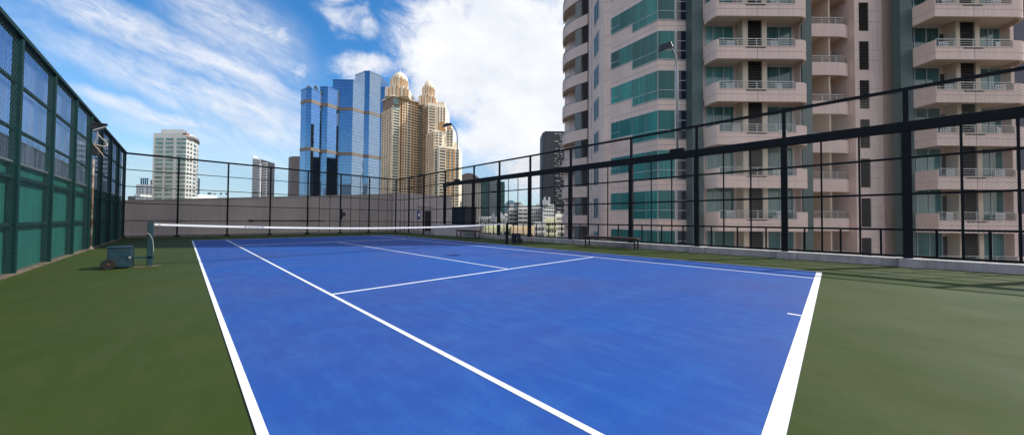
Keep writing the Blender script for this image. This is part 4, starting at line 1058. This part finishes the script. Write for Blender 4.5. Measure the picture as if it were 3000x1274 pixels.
# pitched-roof houses
def house(name, label, x0, x1, ye, yr, d, wm, rm):
    z1 = Z(x0, ye, d); zr = Z(x0, yr, d); a0, a1 = A(x0, d), A(x1, d)
    t = tower(name, label, [(a0, d), (a1, d), (a1, d+10), (a0, d+10)], z1, wm)
    m_ = (a0+a1)/2
    MB(F).add([(a0-.4, d-.5, z1+.01), (a1+.4, d-.5, z1+.01), (m_, d-.5, zr), (a0-.4, d+10.5, z1+.01), (a1+.4, d+10.5, z1+.01), (m_, d+10.5, zr)],
              [(0, 1, 2), (5, 4, 3), (0, 2, 5, 3), (1, 4, 5, 2), (0, 3, 4, 1)]).build('roof', rm, t)
    cells(t, (a1, d), (a0, d), z1-8, z1-.5, 3, 3, C['win'], .4, .5, .15, indiv=9)
house('gabled_house', 'white house with red gable trim right of the gold tower foot', 1345, 1360, 630, 622, 160, C['stone2'], C['red'])
house('gabled_house', 'white house with red roof next to the first one', 1360, 1375, 632, 624, 158, C['stone2'], C['red'])
house('temple_hall', 'white gabled hall with a steep pale roof behind the lower rails', 1452, 1482, 640, 620, 210, C['pale'], C['stone2'])
house('temple_hall', 'small steep roofed hall left of the white gabled hall', 1437, 1452, 643, 622, 220, C['pale'], C['greyb'])
# tower behind the left fence
block('gridded_tower', 'gridded pale tower seen dimly through the tinted sheets of left fence', 203, 262, 412, 190, C['stone'], 30, 9, wf=.6, hf=.55, bal=.6, roof=[(222, 246, 5)], indiv=90, dep=25)
block('rear_tower', 'second pale striped tower seen through the far sheets of left fence', 272, 312, 402, 230, C['stone2'], 30, 4, wf=.8, hf=.55, bal=1., indiv=60, dep=25)
t = tower('stepped_tower', 'tall stepped dark tower seen only as a reflection in the blue glass complex', [(128, 232), (158, 232), (158, 262), (128, 262)], 205, C['brown'])
for (x0, x1, y0, y1, zt) in ((131, 150, 234, 258, 226), (134, 144, 238, 252, 243), (158, 175, 234, 262, 168), (112, 128, 234, 262, 150)):
    MB(F).box(x0, x1, y0, y1, -30 if zt < 200 else 205, zt).build('wall', C['brown'], t)
slabs(t, (128, 262), (128, 232), -20, 200, 60, 1.2, 1.2, C['stone3'])
# --- trees in the gap
def tree(a, d, z0, h, r_, label):
    t = thing('tree', F(a, d, z0), label, 'tree', 'trees low in the gap between buildings')
    MB(F).tube([(a, d, z0), (a+.1, d, z0+h*.4), (a, d+.1, z0+h*.75)], [.3, .22, .1], 7).build('trunk', C['brown'], t)
    c = MB(F); rr = random.Random(int(a*10))
    lobes = [(rr.uniform(-.55, .55)*r_, rr.uniform(-.5, .5)*r_, rr.uniform(.45, 1.)*h, rr.uniform(.35, .6)*r_) for _ in range(9)]
    for (lx, ly, lz, lr) in lobes:
        for _ in range(170):
            u, v = rr.uniform(-1, 1), rr.uniform(0, 2*pi); s_ = math.sqrt(1-u*u); q_ = lr*rr.uniform(.6, 1.05)
            p_ = Vector((a+lx+q_*s_*cos(v), d+ly+q_*s_*sin(v), z0+lz+q_*u*.8)); e = rr.uniform(.12, .28)
            t1 = Vector((rr.uniform(-1, 1), rr.uniform(-1, 1), rr.uniform(-1, 1))).normalized()*e; t2 = Vector((rr.uniform(-1, 1), rr.uniform(-1, 1), rr.uniform(-1, 1))).normalized()*e
            c.add([tuple(p_-t1), tuple(p_+t2), tuple(p_+t1), tuple(p_-t2)], [(0, 1, 2, 3)])
    c.build('crown', M_leaf, t)
M_leaf = mat('tree_leaves', (.06, .09, .025), .7, var=.4, scale=1.2)
tree(A(1640, 95), 95, -12, 9, 3.2, 'leafy tree beside the foot of the apartment block seen through fence')
tree(A(1629, 102), 102, -13, 7.5, 2.4, 'smaller leafy tree just left of the other in the fence gap')
tag(MB(F).box(A(1560, 90), A(1665, 90), 88, 112, -30, -12).build('podium_terrace', C['greyb']), 'grey podium terrace carrying the two trees', 'building')

# ================================================================== WORLD
W = bpy.data.worlds.new('World'); S.world = W; W.use_nodes = True
nt = W.node_tree; N = nt.nodes; L = nt.links
bg = N['Background']
sx, sy, sz = .87, -.55, 1.0
elev = math.atan2(sz, math.hypot(sx, sy)); azim = math.atan2(sx, sy)     # clockwise from +Y
sky = N.new('ShaderNodeTexSky'); sky.sky_type = 'NISHITA'; sky.sun_disc = False
sky.sun_elevation = elev; sky.sun_rotation = azim; sky.air_density = 1.0; sky.dust_density = .6; sky.ozone_density = 2.5
tc = N.new('ShaderNodeTexCoord'); CL = 5.6
def vmath(op, a, b=None):
    n = N.new('ShaderNodeVectorMath'); n.operation = op; L.new(a, n.inputs[0])
    if b is not None:
        if isinstance(b, tuple): n.inputs[1].default_value = b
        else: L.new(b, n.inputs[1])
    return n
def m(op, a, b=None, c=None, clamp=False):
    n = N.new('ShaderNodeMath'); n.operation = op; n.use_clamp = clamp
    for i, v in enumerate((a, b, c)):
        if v is None: continue
        if isinstance(v, (int, float)): n.inputs[i].default_value = v
        else: L.new(v, n.inputs[i])
    return n.outputs[0]
dirv = tc.outputs['Generated']
fz = vmath('DOT_PRODUCT', dirv, (FX, FY, 0)).outputs['Value']
rx = vmath('DOT_PRODUCT', dirv, (RX, RY, 0)).outputs['Value']
sp = N.new('ShaderNodeSeparateXYZ'); L.new(dirv, sp.inputs[0])
fzc = m('MAXIMUM', m('ABSOLUTE', fz), .12)
cb = N.new('ShaderNodeCombineXYZ'); L.new(m('DIVIDE', rx, fzc), cb.inputs[0]); L.new(m('DIVIDE', sp.outputs['Z'], fzc), cb.inputs[1])
uv = cb.outputs[0]
def nz(scale, st, rot, det, rough=.6, dist=0., off=(0, 0, 0)):
    mp = N.new('ShaderNodeMapping'); mp.inputs['Rotation'].default_value = (0, 0, rot); mp.inputs['Location'].default_value = off
    L.new(uv, mp.inputs['Vector'])
    mp2 = N.new('ShaderNodeMapping'); mp2.inputs['Scale'].default_value = st; L.new(mp.outputs[0], mp2.inputs['Vector'])
    n = N.new('ShaderNodeTexNoise'); n.inputs['Scale'].default_value = scale; n.inputs['Detail'].default_value = det; n.inputs['Roughness'].default_value = rough; n.inputs['Distortion'].default_value = dist
    L.new(mp2.outputs[0], n.inputs['Vector']); return n.outputs['Fac']
stre = nz(2.6, (1, 6.5, 1), radians(23), 10, .66, .35)
fluf = nz(6.5, (1, 1.4, 1), .3, 12, .68, .4, (3, 1, 0))
warp = N.new('ShaderNodeTexNoise'); warp.inputs['Scale'].default_value = 5; warp.inputs['Detail'].default_value = 6; L.new(uv, warp.inputs['Vector'])
wv = vmath('SCALE', vmath('SUBTRACT', warp.outputs['Color'], (.5, .5, .5)).outputs[0]); wv.inputs['Scale'].default_value = .2
uvw = vmath('ADD', uv, wv.outputs[0]).outputs[0]
wv2 = vmath('SCALE', wv.outputs[0]); wv2.inputs['Scale'].default_value = .45
uvs = vmath('ADD', uv, wv2.outputs[0]).outputs[0]
def blob(x, y, rx_, ry_, ang, amp, src=None):
    mp = N.new('ShaderNodeMapping'); mp.vector_type = 'TEXTURE'
    mp.inputs['Location'].default_value = ((x-1472)/950, (645-y)/950, 0); mp.inputs['Rotation'].default_value = (0, 0, radians(-ang)); mp.inputs['Scale'].default_value = (rx_/950, ry_/950, 1)
    L.new(src or uvw, mp.inputs['Vector'])
    ln = vmath('LENGTH', mp.outputs[0]).outputs['Value']
    r = N.new('ShaderNodeMapRange'); r.interpolation_type = 'SMOOTHERSTEP'; r.inputs['From Min'].default_value = 1.7; r.inputs['From Max'].default_value = .1
    r.inputs['To Min'].default_value = 0; r.inputs['To Max'].default_value = amp; L.new(ln, r.inputs['Value']); return r.outputs[0]
cir = [(380, 90, 360, 58, 21, 1.), (660, 205, 300, 50, 25, .9), (650, 60, 250, 95, 33, .85), (480, 250, 430, 60, 20, .8), (740, 345, 260, 80, 17, .95), (430, 335, 280, 24, 13, .8),
       (600, 400, 420, 40, 12, .45), (820, 230, 120, 45, 25, .35), (150, 110, 260, 30, 18, .3), (60, 40, 150, 30, 18, .2), (800, 460, 300, 60, 5, .45), (400, 480, 300, 50, 5, .35)]
cum = [(1430, 130, 270, 230, 0, 1.25), (1600, 330, 260, 240, 0, 1.2), (1290, 150, 130, 160, 0, .8), (1215, 70, 60, 60, 0, .62), (1470, 430, 200, 90, 0, .9), (1062, 182, 110, 46, 10, .66), (1005, 28, 105, 62, 12, .5),
       (785, 118, 70, 44, 35, .42), (866, 182, 44, 34, 0, .33), (872, 218, 40, 18, 0, .28), (1230, 250, 120, 70, 0, .62), (1700, 60, 200, 160, 0, 1.)]
def total(lst, src=None):
    s_ = None
    for b in lst:
        v = blob(*b, src); s_ = v if s_ is None else m('MAXIMUM', s_, v)
    return s_
front = N.new('ShaderNodeMapRange'); front.inputs['From Min'].default_value = .05; front.inputs['From Max'].default_value = .2; L.new(fz, front.inputs['Value'])
stre2 = nz(9, (1, 3.2, 1), radians(33), 12, .7, .6, (1, 2, 0))
stre = m('ADD', m('MULTIPLY', stre, .72), m('MULTIPLY_ADD', stre2, .62, -.18))
ci = m('MULTIPLY', total(cir, uvs), m('MULTIPLY_ADD', stre, 3.0, -.62, clamp=False))
cf = m('MULTIPLY_ADD', fluf, 2.6, -1.3)
cu_ = total(cum)
cuv = m('ADD', m('MULTIPLY', cu_, 1.25), m('MULTIPLY', cf, m('MINIMUM', m('MULTIPLY', cu_, 3), .95)))
mrc = N.new('ShaderNodeMapRange'); mrc.interpolation_type = 'SMOOTHSTEP'; mrc.inputs['From Min'].default_value = .1; mrc.inputs['From Max'].default_value = 1.15; L.new(cuv, mrc.inputs['Value'])
mri = N.new('ShaderNodeMapRange'); mri.inputs['From Min'].default_value = .0; mri.inputs['From Max'].default_value = 1.15; mri.inputs['To Max'].default_value = .85; L.new(ci, mri.inputs['Value'])
frontc = m('MULTIPLY', m('MAXIMUM', mrc.outputs[0], mri.outputs[0]), front.outputs[0])
# sky out of view: broken cloud, plus clouds added for fill light and reflections
n3 = N.new('ShaderNodeTexNoise'); n3.inputs['Scale'].default_value = 2.2; n3.inputs['Detail'].default_value = 9; n3.inputs['Roughness'].default_value = .6
mpo = N.new('ShaderNodeMapping'); mpo.inputs['Scale'].default_value = (1, 1, 2.4); L.new(dirv, mpo.inputs['Vector']); L.new(mpo.outputs[0], n3.inputs['Vector'])
mro = N.new('ShaderNodeMapRange'); mro.interpolation_type = 'SMOOTHSTEP'; mro.inputs['From Min'].default_value = .5; mro.inputs['From Max'].default_value = .68; mro.inputs['To Max'].default_value = .85; L.new(n3.outputs['Fac'], mro.inputs['Value'])
side = N.new('ShaderNodeMapRange'); side.interpolation_type = 'SMOOTHSTEP'; side.inputs['From Min'].default_value = .55; side.inputs['From Max'].default_value = .9; side.inputs['To Max'].default_value = .75
L.new(vmath('DOT_PRODUCT', dirv, (.89*RX-.45*FX, .89*RY-.45*FY, .1)).outputs['Value'], side.inputs['Value'])  # unseen cloud bank added at the right for the glass facades to mirror
left = N.new('ShaderNodeMapRange'); left.interpolation_type = 'SMOOTHSTEP'; left.inputs['From Min'].default_value = .80; left.inputs['From Max'].default_value = .93; left.inputs['To Min'].default_value = 1; left.inputs['To Max'].default_value = .05
L.new(vmath('DOT_PRODUCT', dirv, (-.44*RX-.87*FX, -.44*RY-.87*FY, .17)).outputs['Value'], left.inputs['Value'])  # cloud cleared behind left so frontal glass mirrors deep blue
high = N.new('ShaderNodeMapRange'); high.interpolation_type = 'SMOOTHSTEP'; high.inputs['From Min'].default_value = .2; high.inputs['From Max'].default_value = .36; high.inputs['To Max'].default_value = .85; L.new(sp.outputs['Z'], high.inputs['Value'])
notop = N.new('ShaderNodeMapRange'); notop.inputs['From Min'].default_value = .25; notop.inputs['From Max'].default_value = -.1; L.new(fz, notop.inputs['Value'])
band = N.new('ShaderNodeMapRange'); band.interpolation_type = 'SMOOTHSTEP'; band.inputs['From Min'].default_value = .82; band.inputs['From Max'].default_value = .6; L.new(sp.outputs['Z'], band.inputs['Value'])
hb = m('MULTIPLY', m('MULTIPLY', high.outputs[0], band.outputs[0]), notop.outputs[0])  # unseen cloud belt added behind the camera to lighten shaded walls
bk = m('MULTIPLY', m('MAXIMUM', m('MAXIMUM', mro.outputs[0], side.outputs[0]), hb), left.outputs[0])
backc = m('MULTIPLY', bk, m('SUBTRACT', 1, front.outputs[0]))
cl = m('ADD', frontc, backc, clamp=True)
# above the photo's top edge let the broken clouds go on
hs = N.new('ShaderNodeHueSaturation'); hs.inputs['Saturation'].default_value = 1.36; hs.inputs['Value'].default_value = 1.1; L.new(sky.outputs[0], hs.inputs['Color'])
ccol = N.new('ShaderNodeMix'); ccol.data_type = 'RGBA'
tone = N.new('ShaderNodeMapRange'); tone.inputs['From Min'].default_value = .35; tone.inputs['From Max'].default_value = .65; L.new(nz(3.2, (1, 1.6, 1), .2, 6), tone.inputs['Value'])
L.new(tone.outputs[0], ccol.inputs[0]); 
ccol.inputs[6].default_value = (.80*CL, .84*CL, .92*CL, 1); ccol.inputs[7].default_value = (1.02*CL, 1.02*CL, 1.04*CL, 1)
hz = N.new('ShaderNodeMapRange'); hz.interpolation_type = 'SMOOTHSTEP'; hz.inputs['From Min'].default_value = .36; hz.inputs['From Max'].default_value = -.02; hz.inputs['To Max'].default_value = .8; L.new(sp.outputs['Z'], hz.inputs['Value'])
hm = N.new('ShaderNodeMix'); hm.data_type = 'RGBA'; L.new(hz.outputs[0], hm.inputs[0]); L.new(hs.outputs[0], hm.inputs[6]); hm.inputs[7].default_value = (.46*CL, .68*CL, .86*CL, 1)
mx = N.new('ShaderNodeMix'); mx.data_type = 'RGBA'; L.new(cl, mx.inputs[0]); L.new(hm.outputs[2], mx.inputs[6]); cbk = N.new('ShaderNodeMix'); cbk.data_type = 'RGBA'; L.new(front.outputs[0], cbk.inputs[0]); cbk.inputs[6].default_value = (1.5*CL, 1.36*CL, 1.25*CL, 1); L.new(ccol.outputs[2], cbk.inputs[7])  # added rear clouds made warmer and brighter than those in view
L.new(cbk.outputs[2], mx.inputs[7])
L.new(mx.outputs[2], bg.inputs['Color']); bg.inputs['Strength'].default_value = .15
# ---- sun
sd = bpy.data.lights.new('sun', 'SUN'); sd.energy = 3.7; sd.angle = radians(.55); sd.color = (1, .955, .89)
so = bpy.data.objects.new('sun', sd); COL.objects.link(so); so.location = (30, -30, 60)
so.rotation_euler = Vector((-sx, -sy, -sz)).to_track_quat('-Z', 'Y').to_euler()

# ================================================================== CAMERA
cd = bpy.data.cameras.new('camera'); cam = bpy.data.objects.new('camera', cd); COL.objects.link(cam); S.camera = cam
PITCH, ROLL = .0195, .008
f_ = Vector((sin(YAW)*cos(PITCH), cos(YAW)*cos(PITCH), sin(PITCH))); r0 = Vector((cos(YAW), -sin(YAW), 0)); u0 = r0.cross(f_)
r1 = cos(ROLL)*r0 + sin(ROLL)*u0; u1 = -sin(ROLL)*r0 + cos(ROLL)*u0
from mathutils import Matrix
cam.matrix_world = Matrix(((r1.x, u1.x, -f_.x, CAMP[0]), (r1.y, u1.y, -f_.y, CAMP[1]), (r1.z, u1.z, -f_.z, CAMP[2]), (0, 0, 0, 1)))
cd.sensor_fit = 'HORIZONTAL'; cd.sensor_width = 36; cd.lens = 36*950.4/3000
cd.shift_x = (1500-1472.2)/3000; cd.shift_y = (626.25-637)/3000
cd.clip_start = .05; cd.clip_end = 20000
S.view_settings.view_transform = 'Standard'; S.view_settings.look = 'None'; S.view_settings.exposure = .28; S.view_settings.gamma = 1
S.cycles.max_bounces = 8; S.cycles.transparent_max_bounces = 12
S.cycles.use_denoising = True
